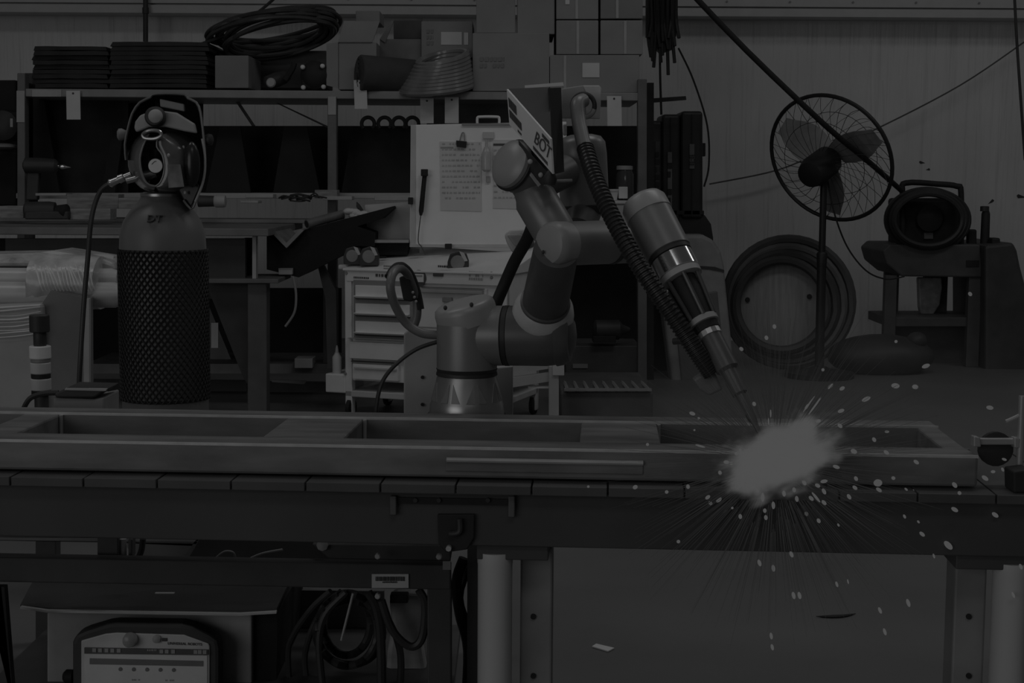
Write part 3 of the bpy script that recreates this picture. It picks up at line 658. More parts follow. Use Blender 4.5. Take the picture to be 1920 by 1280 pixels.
B().pb(1733, 436, 1750, 448, YC + .085, .02).build('switch_plate', M('switch_grey', .16), wd, .003); B().pb(1732, 457, 1748, 467, YC + .085, .02).build('switch_plate', dark, wd, .003)
b = B()
for k in range(5):
    r = 74 - k*3.0; cx = 1741 + random.uniform(-4, 4); pts = [P(cx + r*1.02*math.cos(2*PI*i/26), 412 + r*.78*math.sin(2*PI*i/26), YC + .02 - .02*k) for i in range(26)]
    b.tube(pts, U(5, YC), 7, 2, True)
tag(b.build('coiled_lead', M('lead_black2', .04, .4), smooth=True), 'thick black lead coiled around the portable welder', 'cable')
t = thing('spray_can', 'tall dark can standing right of the portable welder', 'can')
B().lathe(P(1846, 462, YC + .1), UP, [(0, .026), (.002, .028), (.2, .026), (.225, .018), (.24, .018)], 16).build('can', black, t, smooth=True); B().lathe(P(1846, 396, YC + .1), UP, [(0, .027), (.03, .027), (.032, .02)], 16).build('cap', dark, t, smooth=True)
tag(B().pb(1816, 430, 1832, 462, YC + .1, .06).build('small_jar', black, bevel=.01), 'squat black jar between the welder and the tall can', 'jar')
t = thing('steel_drum_box', 'dark bulky machine box at the right frame edge', 'machine')
zb_ = P(1840, 455, YC - .1); 
B().pp(((1847, 460), (1900, 454), (1908, 470), (1914, 500), (1930, 560), (1930, 940), (1847, 940)), YC - .1, .7).build('housing', M('machine_dark', .065, .6), t, .02); B().pb(1860, 446, 1876, 462, YC, .1).build('knob', black, t, .01)
# floor clutter by the right wall
t = thing('rubble_sack', 'dark sack slumped on the floor in front of the cart', 'sack')
q = P(1650, 700, 9.0); B().ell((q.x, 9.0, .1), (.32, .2, .13), seg=20, rin=12).build('sack_body', dark, t, smooth=True); B().ell((q.x + .2, 8.95, .2), (.06, .06, .05)).build('sack_neck', dark, t, smooth=True)
tag(B().pp(((1660, 646), (1692, 658), (1690, 661), (1660, 650)), 9.1, .03).build('lath', greyL), 'pale lath leaning on the cart foot', 'lath')
# =================================================================== LEFT MIDDLE: wrapped tubes
YP = 4.8
wt = thing('wrapped_tube_bundle', 'bundle of pale tubes in plastic wrap at the left frame edge', 'tube bundle')
tubeM = M('pale_tube', .56, .3, var=.08, stretch=(1, 8, 8))
wrapM = M('plastic_wrap', .55, .22, var=.3, scale=14, bump=.6, stretch=(1, 1, 1))
for (y, x1, r, Y) in ((492, 215, 16, 4.95), (523, 222, 20, 4.8), (553, 228, 24, 4.75)):
    a, c = P(-120, y - 2, Y), P(x1, y, Y)
    B().lathe(a, c - a, [(0, U(r, Y)), ((c - a).length - .02, U(r, Y)), ((c - a).length, U(r*.8, Y))], 24).build('tube', tubeM, wt, smooth=True)
b = B(); rs = []
for i in range(12):
    t_ = i/11; x = 66 + 122*t_; row = []
    for k in range(22):
        a = 2*PI*k/22; yy = 530 + 56*math.sin(a)*(1 - .12*t_); rr = 1 + .05*noise.noise(Vector((x*.12, k*.9, 1.3)))
        p = P(x + 5*noise.noise(Vector((k*.5, t_*6, 0))), 530 + (yy - 530)*rr, 4.8); p.y = 4.82 + .12*math.cos(a)*rr; row.append(p)
    rs.append(row)
b.rings(rs); b.build('wrap_band', wrapM, wt, smooth=True)
b = B(); pts = [(-120, 478), (60, 475), (95, 470), (128, 475), (190, 485), (212, 493), (217, 510), (180, 512), (60, 500), (-120, 500)]
b.pp(pts, 4.83, .25); b.build('wrap_sheet', wrapM, wt, .012)
b = B()
for k in range(16):
    x = 66 + k*6.5; pts = [P(x + 4*math.sin(k), 496 + 3*(k % 3), 4.68), P(x + 9, 530, 4.655), P(x + 15, 545, 4.66)]
    b.tube(pts, U(random.uniform(.8, 2), 4.7), 5, 3)
b.build('wrap_fold', M('wrap_crease', .75, .2), wt, smooth=True)
wc = thing('wrapped_crate', 'pale wrapped crate under the tube bundle at left', 'crate')
B().pp(((-120, 578), (78, 570), (80, 600), (84, 870), (-120, 870)), 4.62, .5).build('crate_side', M('wrapped_white', .42, .4, var=.15, scale=5, bump=.2), wc, .01)
B().pp(((78, 570), (95, 545), (166, 560), (168, 870), (84, 870)), 4.65, .05).build('crate_end', M('wrapped_grey', .2, .5, var=.2, scale=5), wc)
b = B()
for k in range(9):
    y = 578 + k*7; b.tube([P(-20, y, 4.6), P(30, y - 3 + random.uniform(-3, 3), 4.595), P(76, y - 8 + random.uniform(-3, 3), 4.6)], U(random.uniform(1, 2.2), 4.6), 5, 4)
b.build('wrap_fold', M('wrap_crease', .75), wc, smooth=True)
B().pb(157, 560, 167, 720, 4.64, .02).build('edge_board', greyL, wc)
# stack light
sl = thing('signal_tower', 'black and white signal tower light behind the bench rail at left', 'signal light')
YS = 3.6; ax0 = P(78, 758, YS)
def sec(y0, y1, r, mat, nm): 
    a = P(78, y1, YS); h_ = P(78, y0, YS).z - a.z; B().lathe((ax0.x, YS, a.z), UP, [(0, U(r*.93, YS)), (.002, U(r, YS)), (h_ - .002, U(r, YS)), (h_, U(r*.93, YS))], 24).build(nm, mat, sl, smooth=True)
sec(590, 622, 18.5, dark, 'cap'); sec(622, 648, 12, dark, 'neck'); sec(648, 672, 20, white, 'lens'); sec(672, 679, 18, grey, 'spacer')
sec(679, 700, 19, whiteD, 'lens'); sec(700, 709, 18, black, 'spacer'); sec(709, 731, 19, whiteD, 'lens'); sec(731, 740, 18, black, 'spacer'); sec(740, 900, 13, dark, 'stem')
# charger tray
tr = thing('control_box', 'low grey control box with dark tilted lid behind the rail at left', 'control box')
YT = 3.12
B().pp(((100, 745), (176, 748), (196, 744), (196, 800), (96, 800)), YT, .12).build('box_body', grey, tr, .004)
B().pp(((101, 738), (125, 727), (202, 729), (180, 744), (174, 746), (104, 746)), YT - .01, .1).build('lid', dark, tr, .004)
B().pp(((122, 728), (200, 729), (198, 733), (121, 731)), YT - .014, .01).build('lid_rim', greyL, tr)
tag(B().tube([P(40, 775, YT), P(55, 748, YT), P(80, 738, YT), P(110, 736, YT)], U(5, YT), 8).build('box_cable', hoseM, smooth=True), 'short dark cable bending into the low control box', 'cable')
# =================================================================== GAS CYLINDER + HELMET
YG = 4.1; gx = P(308, 600, YG).x
gc = thing('gas_cylinder', 'grey gas cylinder marked DT in a black mesh sleeve', 'gas cylinder')
def gz(y): return P(308, y, YG).z
R_ = U(80, YG); zb_ = .1
prof = [(zb_, R_*.85), (zb_ + .03, R_), (gz(465), R_), (gz(440), R_*.985), (gz(415), R_*.9), (gz(395), R_*.74), (gz(382), R_*.58), (gz(372), R_*.5), (gz(366), R_*.47)]
B().lathe((gx, YG, 0), UP, prof, 48).build('shell', cylM, gc, smooth=True)
# mesh sleeve (diamond net of real strands)
z0, z1 = gz(746), gz(467); n = 44; b = B(); bm = b.bm
rows = 38; R2 = R_ + .0035
def strand(sgn, k):
    vv = []
    for j in range(rows + 1):
        a = 2*PI*k/n + sgn * (j * 2*PI/n * .5); z = z0 + (z1 - z0)*j/rows
        vv.append(Vector((gx + R2*math.cos(a), YG + R2*math.sin(a), z)))
    return vv
for sgn in (1, -1):
    for k in range(n): b.tube(strand(sgn, k), .0023, 4, 1)
o = b.build('mesh_sleeve', M('net_black', .02, .6), gc); o['kind'] = 'stuff'
B().lathe((gx, YG, 0), UP, [(z0 - .001, R_ + .001), (z0 + .006, R_ + .003), (z0 + .007, R_)], 48).build('sleeve_hem', M('net_black', .02), gc)
B().lathe((gx, YG, 0), UP, [(z1 - .007, R_), (z1 - .004, R_ + .004), (z1 + .001, R_ + .001)], 48).build('sleeve_hem', M('net_black', .02), gc)
text('DT', Vector((gx - U(12, YG), YG - R_*.955, gz(414))), (1, 0, .0), (0, .6, .8), U(21, YG), ink, 'stamped_letters', gc, .003)
B().pp(((234, 422), (240, 408), (250, 400), (252, 404), (243, 420)), YG - .05, .004).build('white_sticker', white, gc)
lb = B().lathe((gx, YG, 0), UP, [(gz(368), R_*.5), (gz(363), R_*.5), (gz(360), R_*.42)], 32).build('neck_ring', castM, gc, smooth=True)
# regulator
rg = thing('gas_regulator', 'brass-like regulator with round dial gauge inside the open helmet', 'regulator')
YH = YG - .02
B().cyl(P(292, 366, YH), P(292, 280, YH), .018).build('valve_stem', M('valve_dark', .06, .4, .5), rg, smooth=True)
g1 = P(292, 311, YH - .1)
gb_ = B().lathe(g1, (.02, -1, .03), [(-.03, .012), (-.022, .02), (0, .0205), (.004, .019)], 28).build('gauge_body', black, rg, smooth=True)
B().lathe(g1, (.02, -1, .03), [(.0035, .0185), (.005, .0178)], 28).build('gauge_face', M('gauge_white', .85, .3), gb_)
B().tube([g1 + Vector((-.009, -.0055, .004)), g1 + Vector((-.002, -.0055, .011)), g1 + Vector((.003, -.0055, .012))], .0009, 5, 3).build('gauge_print', ink, gb_)
B().lathe(P(272, 330, YH - .05), (-1, -.1, -.28), [(-.03, .012), (.0, .014), (.02, .013), (.022, .008), (.05, .008)], 14).build('outlet_nut', castM, rg, smooth=True)
hg = thing('gas_hose', 'dark gas hose arching from the regulator down past the wrapped crate', 'hose')
B().lathe(P(246, 326, YH - .05), P(204, 345, YH - .05) - P(246, 326, YH - .05), [(0, .007), (.02, .008), (.022, .011), (.035, .012), (.037, .009), (.055, .01), (.06, .012), (.066, .006)], 12).build('brass_fitting', M('fitting', .7, .25, .7), hg, smooth=True)
B().tube([P(206, 344, YH - .05), P(190, 356, YH - .05), P(178, 382, YH - .06), P(170, 420, YH - .08), P(165, 480, YH - .1), P(158, 560, YH - .12), P(152, 650, YH - .14), P(148, 730, YH - .14), P(146, 860, YH - .12)], U(4.6, YH), 10, 6).build('hose', M('gas_hose_black', .06, .4), hg, smooth=True)
# helmet
hm = thing('welding_helmet', 'glossy dark welding helmet hung open on the gas cylinder valve', 'helmet')
hb = M('helmet_black', .03, .25, var=.1); hg_ = M('helmet_gloss', .17, .16, .15, var=.35, scale=7); hl = M('headband_grey', .42, .4)
YM = YG - .02
def hp_(x, y, d=0.): return P(x, y, YM + d)
# back shell: arch-shaped open hood (thick rim)
outer = [(236, 300), (234, 270), (240, 240), (248, 212), (262, 192), (282, 182), (286, 177), (310, 175), (346, 177), (352, 184), (368, 192), (376, 210), (380, 240), (384, 280), (384, 320), (378, 348), (366, 380), (358, 392), (344, 375)]
rs = []
for d_, s_ in ((-.05, 1.0), (.0, 1.0), (.06, .93), (.10, .75), (.12, .4)):
    rs.append([hp_(310 + (x - 310)*s_, 285 + (y - 285)*s_, d_) for x, y in outer])
b = B(); R = [[b.bm.verts.new(p) for p in r] for r in rs]
for k in range(len(R) - 1):
    for i in range(len(outer) - 1): b.bm.faces.new((R[k][i], R[k][i+1], R[k+1][i+1], R[k+1][i]))
b.bm.faces.new(R[-1])
o = b.build('hood', hb, hm, smooth=True); md = o.modifiers.new('t', 'SOLIDIFY'); md.thickness = .004
B().tube([hp_(x, y, -.05) for x, y in outer], .0032, 6, 2).build('hood_rim', M('rim_grey', .17, .3), hm, smooth=True)
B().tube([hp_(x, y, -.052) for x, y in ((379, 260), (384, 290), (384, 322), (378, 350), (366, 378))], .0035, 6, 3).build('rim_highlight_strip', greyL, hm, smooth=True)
# front face shell: two halves around an opening
def shell_pts(left):
    if left: return ([(284, 245), (260, 250), (243, 270), (237, 298), (240, 325), (253, 346), (271, 359), (290, 361)], [(277, 256), (269, 272), (263, 295), (265, 318), (272, 338), (280, 346), (288, 348), (292, 349)])
    return ([(318, 244), (348, 248), (368, 266), (380, 305), (376, 335), (361, 354), (335, 363), (296, 362)], [(296, 255), (294, 275), (304, 290), (308, 310), (306, 328), (300, 342), (293, 348), (291, 349)])
for lf in (True, False):
    o_, i_ = shell_pts(lf); b = B(); rs = []
    n_ = len(o_)
    for j in range(7):
        t_ = j/6; bul = math.sin(PI*min(1, t_*.55 + .02))
        rs.append([hp_(o_[i][0]*(1-t_) + i_[i][0]*t_, o_[i][1]*(1-t_) + i_[i][1]*t_, .0 - .10*bul) for i in range(n_)])
    R = [[b.bm.verts.new(p) for p in r] for r in rs]
    for k in range(6):
        for i in range(n_ - 1): b.bm.faces.new((R[k][i], R[k][i+1], R[k+1][i+1], R[k+1][i]))
    o = b.build('face_shell', hg_, hm, smooth=True); md = o.modifiers.new('t', 'SOLIDIFY'); md.thickness = .003; md2 = o.modifiers.new('s', 'SUBSURF'); md2.levels = md2.render_levels = 1
    B().tube([hp_(x, y, -.098) for x, y in i_], .0022, 6, 3).build('shell_lip', M('lip_grey', .3, .25), hm, smooth=True)
B().ell(hp_(360, 308, -.07), (.022, .02, .06), seg=16).build('side_window', hb, hm, smooth=True)
B().pp(((314, 308), (338, 308), (345, 350), (316, 352)), YM - .105, .004).build('shell_reflection', M('shell_reflection', .2, .4, var=.5, scale=30), hm)  # mottled pale patch: reflected light painted onto the glossy shell
# headband and knob
B().pp(((251, 240), (253, 228), (262, 216), (275, 211), (300, 207), (330, 211), (348, 222), (364, 232), (368, 250), (345, 246), (310, 238), (280, 238), (255, 248)), YM - .07, .02).build('headband', hl, hm, .004)
B().lathe(hp_(292, 219, -.075), (0, -1, 0), [(0, U(19, YM)), (.015, U(18, YM)), (.02, U(15, YM))], 24).build('knob_ring', dark, hm, smooth=True)
B().lathe(hp_(292, 218, -.095), (0, -1, 0), [(0, U(13, YM)), (.01, U(12, YM)), (.014, U(8, YM))], 24).build('knob', greyL, hm, smooth=True)
B().pp(((299, 185), (345, 195), (346, 209), (300, 200)), YM - .05, .015).build('top_strap', grey, hm, .003)
B().tube([hp_(268, 252, -.11), hp_(280, 245, -.115), hp_(298, 246, -.115), hp_(302, 254, -.115), hp_(290, 260, -.115), hp_(272, 259, -.11)], .005, 8, 4, True).build('eyelet_ring', M('eyelet', .35, .2, .6), hm, smooth=True)
for (x, y) in ((231, 252), (388, 262)): B().lathe(hp_(x, y, -.03), (1 if x > 300 else -1, -.3, 0), [(-.01, .01), (.004, .016), (.012, .015), (.016, .008)], 16).build('pivot_knob', dark if x > 300 else grey, hm, smooth=True)
B().pp(((332, 352), (362, 330), (376, 350), (358, 392), (350, 388)), YM - .04, .03).build('lower_hood', hb, hm, .004)
for (x, y) in ((316, 291), (344, 276), (347, 361), (359, 346)): B().ell(hp_(x, y, -.115 if x < 330 else -.06), (.004, .003, .005), seg=8, rin=6).build('rivet', greyL, hm, smooth=True)
# =================================================================== WELDING TABLE + TRAILER FRAME
ya = math.radians(3.5); T0 = P(960, 840, 2.60)
TT = Matrix.Translation(T0) @ Matrix.Rotation(-ya, 4, 'Z')
def tb_(u0, u1, v0, v1, z0, z1, nm, mat, parent, bevel=.002): return B().box(u0, u1, v0, v1, z0, z1, TT).build(nm, mat, parent, bevel)
def uu(px, py, v, z=None):
    """u of pixel ray at given v plane"""
    d = CAMR @ Vector(((px - 960) / F, -(py - 640) / F, -1.0)); o = Vector((0, 0, CAMH)); n = TT.to_3x3() @ Vector((0, 1, 0)); q = TT @ Vector((0, v, 0))
    t = (q - o).dot(n) / d.dot(n); w = TT.inverted() @ (o + d*t); return w.x, w.z
fr_ = thing('trailer_frame', 'long welded steel ladder frame of rectangular tubes lying on the table', 'frame')
ul = -1.35; ur = uu(1835, 850, 0)[0]
HT = .054
tb_(ul, ur, 0, .07, -HT, 0, 'front_rail', steel, fr_, .005)
tb_(ul, ur, .315, .385, -HT, 0, 'rear_rail', steel, fr_, .005)
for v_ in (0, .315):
    tb_(ul, ur, v_ - .0006, v_ + .004, -.004, .0006, 'edge_highlight', M('edge_highlight', .62, .35, .1, var=.12, scale=30), fr_, 0)  # pale strips paint the light caught by the rails' front bevels
tb_(ul, ur, .0655, .0706, -.003, .0004, 'edge_highlight', steel, fr_, 0)  # back edge strip of the front rail, in plain rail steel
for (a0, a1) in ((-50, 22), (486, 640), (1086, 1240)):
    u0 = uu(a0, 825, .07)[0]; u1 = uu(a1, 825, .07)[0]
    tb_(u0, u1, .071, .314, -HT, -.003, 'cross_member', steel, fr_, .004)
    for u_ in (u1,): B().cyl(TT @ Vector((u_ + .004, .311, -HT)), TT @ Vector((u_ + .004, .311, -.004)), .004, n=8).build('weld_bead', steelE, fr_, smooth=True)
tb_(uu(1835, 850, 0)[0] - .04, ur, .071, .314, -HT, -.003, 'cross_member', steel, fr_, .004)
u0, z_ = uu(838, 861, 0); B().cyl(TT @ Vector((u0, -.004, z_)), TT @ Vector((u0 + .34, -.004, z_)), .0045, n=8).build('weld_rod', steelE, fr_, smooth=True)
u0, z_ = uu(838, 861, 0); tb_(u0 - .002, u0 + .34, -.003, 0, z_ - .02, z_, 'backing_strip', steel, fr_, .001)
wtab = thing('welding_table', 'long dark steel welding table with slatted top and white legs in front', 'table')
zs = -HT - .003
seam0, seam1 = uu(156, 898, -.045)[0], uu(294, 900, -.045)[0]; du = seam1 - seam0
k0 = -6
k = k0
while seam0 + k*du < 1.15:
    a = seam0 + k*du
    dz = random.uniform(-.0008, 0)
    tb_(a + .0015, a + du - .0015, -.045, .42, zs - .0165, zs + dz, 'slat', steelD, wtab, .0012); k += 1
uL, uR2 = seam0 + k0*du, seam0 + k*du
za = uu(960, 925, -.03)[1]; zb2 = uu(960, 1027, -.03)[1]
tb_(uL, uR2, -.02, .0, zb2, zs - .018, 'front_beam', apronM, wtab)
tb_(uL, uR2, .35, .37, zb2 + .02, zs - .018, 'rear_beam', apronM, wtab)
# inverted-U bracket
for (x0, y0, x1, y1) in ((731, 917, 965, 930), (731, 930, 743, 966), (953, 930, 965, 970)):
    u0, z0 = uu(x0, y0, -.032); u1, z1 = uu(x1, y1, -.032); tb_(u0, u1, -.032, -.02, z1, z0, 'bracket_bar', M('bracket_steel', .12, .55), wtab, .002)
u0, z0 = uu(743, 931, -.02); u1, z1 = uu(953, 947, -.02); tb_(u0, u1, -.024, -.02, z1, z0, 'bracket_recess', black, wtab, 0)
for x in (779, 823, 915): 
    u0, z0 = uu(x, 937, -.024); B().cyl(TT @ Vector((u0, -.022, z0)), TT @ Vector((u0, -.028, z0)), .004, n=8).build('bolt', dark, wtab)
pts = [uu(x, y, -.03) for x, y in ((820, 964), (890, 964), (889, 1008), (876, 1030), (836, 1036), (822, 1020))]
B().prism([TT @ Vector((u, -.03, z)) for u, z in pts], TT.to_3x3() @ Vector((0, .008, 0))).build('latch_plate', black, wtab, .002)
pts = [uu(x, y, -.034) for x, y in ((862, 972), (867, 985), (862, 995), (848, 1000), (842, 998))]
B().tube([TT @ Vector((u, -.036, z)) for u, z in pts[:1] + pts[2:]], .005, 8, 4).build('latch_lever', dark, wtab, smooth=True)
u0, z0 = uu(842, 1026, -.03); B().cyl(TT @ Vector((u0, -.03, z0)), TT @ Vector((u0, -.04, z0)), .005, n=8).build('bolt', greyL, wtab)
for (xa, xb, xm0, xm1) in ((894, 961, 976, 1036), (1866, 1932, 1792, 1852)):
    u0, z0 = uu((xa + xb)/2, 1046 if xa < 1000 else 1066, .0); r_ = U((xb - xa)/2, 2.6)
    q = TT @ Vector((u0, .012, 0)); B().lathe((q.x, q.y, 0), UP, [(0, .06), (.01, .06), (.012, r_), (T0.z + z0 - .012, r_), (T0.z + z0 - .01, r_*1.02), (T0.z + z0 + .01, r_*1.02)], 28).build('leg', M('leg_white', .6, .35, var=.06, stretch=(1, 1, .1)), wtab, smooth=True)
    u1 = uu(xm0, 1050, .05)[0]; u2 = uu(xm1, 1050, .05)[0]
    tb_(u1, u2, .05, .12, -T0.z, z0 + .01, 'inner_column', M('column_grey', .3, .5, var=.15), wtab, .004)
    u1 = uu(min(xa, xm0), 1050, -.01)[0]; u2 = uu(max(xb, xm1) - 8, 1050, -.01)[0]
    tb_(u1, u2, -.012, .12, z0, zb2 + .001, 'leg_plate', apronM, wtab)
    for yy in (1266, 1155):
        u0, z1 = uu(xm0 + 24, yy, .05); B().cyl(TT @ Vector((u0, .052, z1)), TT @ Vector((u0, .046, z1)), .005, n=10).build('bolt_hole', black, wtab)
for uq in (uL + .1, uR2 - .1): tb_(uq - .03, uq + .03, .33, .39, -T0.z, zb2 + .02, 'leg', apronM, wtab)
# bar clamp at right
cl_ = thing('bar_clamp', 'grey bar clamp gripping the frame at the right edge of the table', 'clamp')
YK = 2.58
B().pp(((1830, 822), (1908, 822), (1908, 834), (1830, 834)), YK, .012).build('bar', M('clamp_grey', .42, .35, .3), cl_, .002)
B().pp(((1826, 818), (1838, 820), (1840, 838), (1826, 838)), YK - .006, .02).build('jaw', M('clamp_grey', .42), cl_, .002); B().pp(((1902, 820), (1914, 822), (1912, 840), (1902, 840)), YK - .006, .02).build('jaw', M('clamp_grey', .42), cl_, .002)
B().cyl(P(1917, 742, YK), P(1911, 885, YK), .006).build('screw_rod', M('clamp_grey', .42), cl_, smooth=True)
B().tube([P(1916, 776, YK), P(1900, 784, YK), P(1886, 790, YK)], .0035, 8).build('handle', greyL, cl_, smooth=True)
B().lathe(P(1868, 842, YK + .012), (0, -1, 0), [(-.01, .03), (0, .03), (.002, .02)], 20).build('pad', black, cl_, smooth=True)
tag(B().pp(((1900, 884), (1935, 880), (1935, 924), (1901, 924)), 2.52, .05).build('clamp_block', black, bevel=.003), 'black block under the bar clamp at the right table edge', 'block')
# =================================================================== CART UNDER TABLE
uc = thing('power_cart', 'black angle-iron cart holding the power source under the table', 'cart')
YQ = 2.98
def cb(pts, Y, d, nm, mat=dark, bevel=.003, parent=None): return B().pp(pts, Y, d).build(nm, mat, parent or uc, bevel)
frameM = M('cart_frame_black', .085, .5)
cb(((-60, 1044), (845, 1060), (845, 1106), (-60, 1090)), YQ, .04, 'top_bar', frameM)
cb(((801, 1100), (846, 1100), (846, 1700), (801, 1700)), YQ + .002, .045, 'post', frameM)
cb(((66, 1004), (105, 1004), (105, 1700), (66, 1700)), YQ + .58, .04, 'post', frameM)
cb(((182, 1006), (222, 1006), (222, 1046), (182, 1046)), YQ + .06, .04, 'post', frameM); cb(((240, 1010), (248, 1010), (248, 1046), (240, 1046)), YQ + .06, .03, 'post', frameM)
cb(((-60, 1011), (845, 1028), (845, 1046), (660, 1042), (550, 1040), (545, 1020), (390, 1018), (352, 1050), (340, 1050), (365, 1015), (-60, 1012)), YQ + .5, .03, 'rear_bar', frameM, 0)
cb(((350, 1050), (374, 1008), (662, 1014), (662, 1054)), YQ + .38, .02, 'deck', frameM, .002)
cb(((585, 1020), (845, 1024), (845, 1052), (620, 1050)), YQ + .045, .3, 'deck', frameM, .002)
B().pb(697, 1076, 766, 1102, YQ - .004, .004).build('asset_label', paper, uc); 
b = B(); x = 704.
while x < 759:
    w = random.choice((.8, 1.2, 2.)); b.pb(x, 1081, x + w, 1089, YQ - .006, .002); x += w + random.choice((.8, 1.4))
b.build('barcode', ink, uc); marks(717, 1090, 745, 1094, YQ - .006, ink, uc)
for x, y in ((708, 1043), (823, 1044), (708, 1118)): B().lathe(P(x, y, YQ - .01), (0, -1, 0), [(-.01, .006), (0, .006), (.002, .004)], 8).build('bolt', whiteD, uc)
B().pb(830, 1052, 845, 1068, YQ - .003, .003).build('tape_patch', grey, uc)
B().lathe(P(230, 1050, YQ + .08), UP, [(0, U(8, 3.05)), (.045, U(8, 3.05)), (.047, .004)], 16).build('spacer_tube', greyL, uc, smooth=True)
B().box(P(-60, 1100, YQ).x, P(846, 1100, YQ).x, YQ, YQ + .55, .04, .07).build('bottom_deck', frameM, uc)
# robot pedestal support goes down to the cart bottom deck
# power source
ps = thing('power_source', 'grey welding power source with dark overhanging lid under the table', 'power source')
YV = 3.1
cb(((88, 1148), (472, 1150), (472, 1400), (88, 1400)), YV, .4, 'front_panel', M('source_grey', .46, .5), .004, ps)
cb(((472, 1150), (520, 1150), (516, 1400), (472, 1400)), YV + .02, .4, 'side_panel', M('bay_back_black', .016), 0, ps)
B().prism([P(38, 1139, YV - .06), P(90, 1144, YV - .06), P(450, 1149, YV - .06), P(519, 1145, YV - .06), P(548, 1082, YV + .35), P(72, 1074, YV + .35)], Vector((0, 0, .006))).build('lid', M('lid_dark', .05, .5), ps)
cb(((38, 1137), (88, 1144), (450, 1150), (518, 1146), (518, 1150), (450, 1154), (88, 1148), (38, 1141)), YV - .07, .012, 'lid_edge', M('lid_edge', .6, .4), 0, ps)
B().pb(290, 1112, 326, 1117, YV + .1, .01).build('lid_slot', greyL, ps)
# teach pendant
tp = thing('teach_pendant', 'grey tablet teach pendant with thick black frame and lit screen', 'pendant')
YN = 3.02
fo = [(135, 1320), (135, 1205), (142, 1190), (160, 1182), (200, 1170), (215, 1168), (340, 1170), (360, 1175), (392, 1190), (408, 1200), (411, 1215), (411, 1320)]
cb(fo, YN, .05, 'frame', M('pendant_rubber', .07, .6), .008, tp)
cb(((152, 1320), (152, 1201), (198, 1188), (218, 1186), (345, 1190), (391, 1207), (393, 1212), (393, 1320)), YN - .004, .01, 'bezel', M('pendant_grey', .74, .4), .002, tp)
scr = M('lit_screen', .5, .3, emit=.32)
scr_ = cb(((160, 1226), (388, 1229), (388, 1320), (160, 1320)), YN - .007, .004, 'screen', scr, 0, tp)
cb(((158, 1214), (390, 1218), (390, 1228), (158, 1225)), YN - .008, .004, 'screen_bar', M('screen_dark', .12, .4), 0, scr_)
cb(((168, 1234), (381, 1239), (381, 1249), (168, 1245)), YN - .009, .003, 'screen_header', M('screen_mid', .24, .4), 0, scr_)
for x in (177, 188, 200, 211, 223, 303, 313, 325, 367, 375, 384):
    B().pb(x - 4, 1215 + (x - 160)*.017, x + 3, 1222 + (x - 160)*.017, YN - .0095, .002).build('screen_icon', greyL, scr_)
marks(276, 1217, 294, 1222, YN - .0095, greyL, tp)
for k in range(5): B().lathe(P(226 + k*25, 1254 + k*.4, YN - .007), (0, -1, 0), [(0, U(4, YN)), (.002, U(3.6, YN))], 14).build('screen_button', M('screen_mid', .24), scr_)
marks(244, 1273, 262, 1277, YN - .008, inkL, tp); marks(310, 1274, 326, 1278, YN - .008, inkL, tp)
B().lathe(P(245, 1198, YN - .005), (0, -1, 0), [(0, U(14, YN)), (.008, U(14, YN)), (.016, U(12, YN)), (.02, U(6, YN))], 24).build('stop_button', M('stop_grey', .38, .3), tp, smooth=True)
B().lathe(P(294, 1197, YN - .005), (0, -1, 0), [(0, U(8, YN)), (.006, U(7.5, YN)), (.008, U(4, YN))], 12).build('power_key', greyL, tp, smooth=True)
text('UNIVERSAL ROBOTS', P(314, 1208, YN - .0055), P(380, 1210, YN) - P(314, 1208, YN), UP, U(7.2, YN), ink, 'maker_name', tp, .0004)
B().pb(304, 1196, 313, 1202, YN - .006, .002).build('maker_emblem', ink, tp)
B().lathe(P(128, 1268, YN + .02), (-1, 0, 0), [(-.01, U(14, YN)), (.004, U(14, YN)), (.01, U(8, YN))], 16).build('side_button', black, tp, smooth=True)
# cables under the cart
cabM = M('cart_cable', .055, .45)
rnd = random.Random(4)
for k, (cx, cy, rx, ry) in enumerate(((652, 1180, 56, 68), (655, 1186, 62, 60), (650, 1170, 44, 58))):
    b = B(); b.tube([P(cx + rx*math.cos(2*PI*i/20), cy + ry*math.sin(2*PI*i/20), YQ + .12 + .03*k + .02*math.sin(3*i)) for i in range(20)], U(8, 3.1), 8, 2, True)
    tag(b.build('cable_loop', cabM, smooth=True), ('middle', 'outermost', 'innermost')[k] + ' dark cable loop of the round bundle under the cart bar', 'cable', 'looped cables under the cart')
def cable(pts, r, lb, mat=cabM): tag(B().tube([P(x, y, YQ + d) for x, y, d in pts], U(r, 3.1), 8, 5).build('cable', mat, smooth=True), lb, 'cable')
cable(((620, 1108, .1), (585, 1140, .12), (550, 1190, .15), (540, 1230, .16), (548, 1330, .16)), 6, 'leftmost dark cable curving down beside the power source')
cable(((640, 1108, .14), (600, 1150, .15), (578, 1200, .16), (572, 1250, .17), (590, 1340, .17)), 6, 'dark cable just right of the leftmost curving one')
cable(((648, 1110, .1), (610, 1150, .1), (598, 1200, .1), (604, 1280, .1), (612, 1340, .1)), 7, 'dark cable along the left side of the round loop')
cable(((690, 1110, .1), (706, 1140, .1), (714, 1200, .1), (716, 1340, .1)), 9, 'thick dark cable hanging right of the round loop')
cable(((700, 1112, .13), (722, 1150, .13), (745, 1200, .13), (752, 1250, .13), (745, 1340, .13)), 7, 'dark cable slanting down between the loop and the white bag')
cable(((715, 1125, .06), (735, 1180, .06), (765, 1210, .06), (785, 1206, .06), (795, 1180, .06), (797, 1130, .06), (785, 1105, .06)), 8, 'black strap loop hanging under the asset label')
cable(((870, 1046, .1), (856, 1090, .1), (862, 1150, .1), (878, 1220, .1), (872, 1340, .1)), 10, 'thick dark cable hanging right of the cart post')
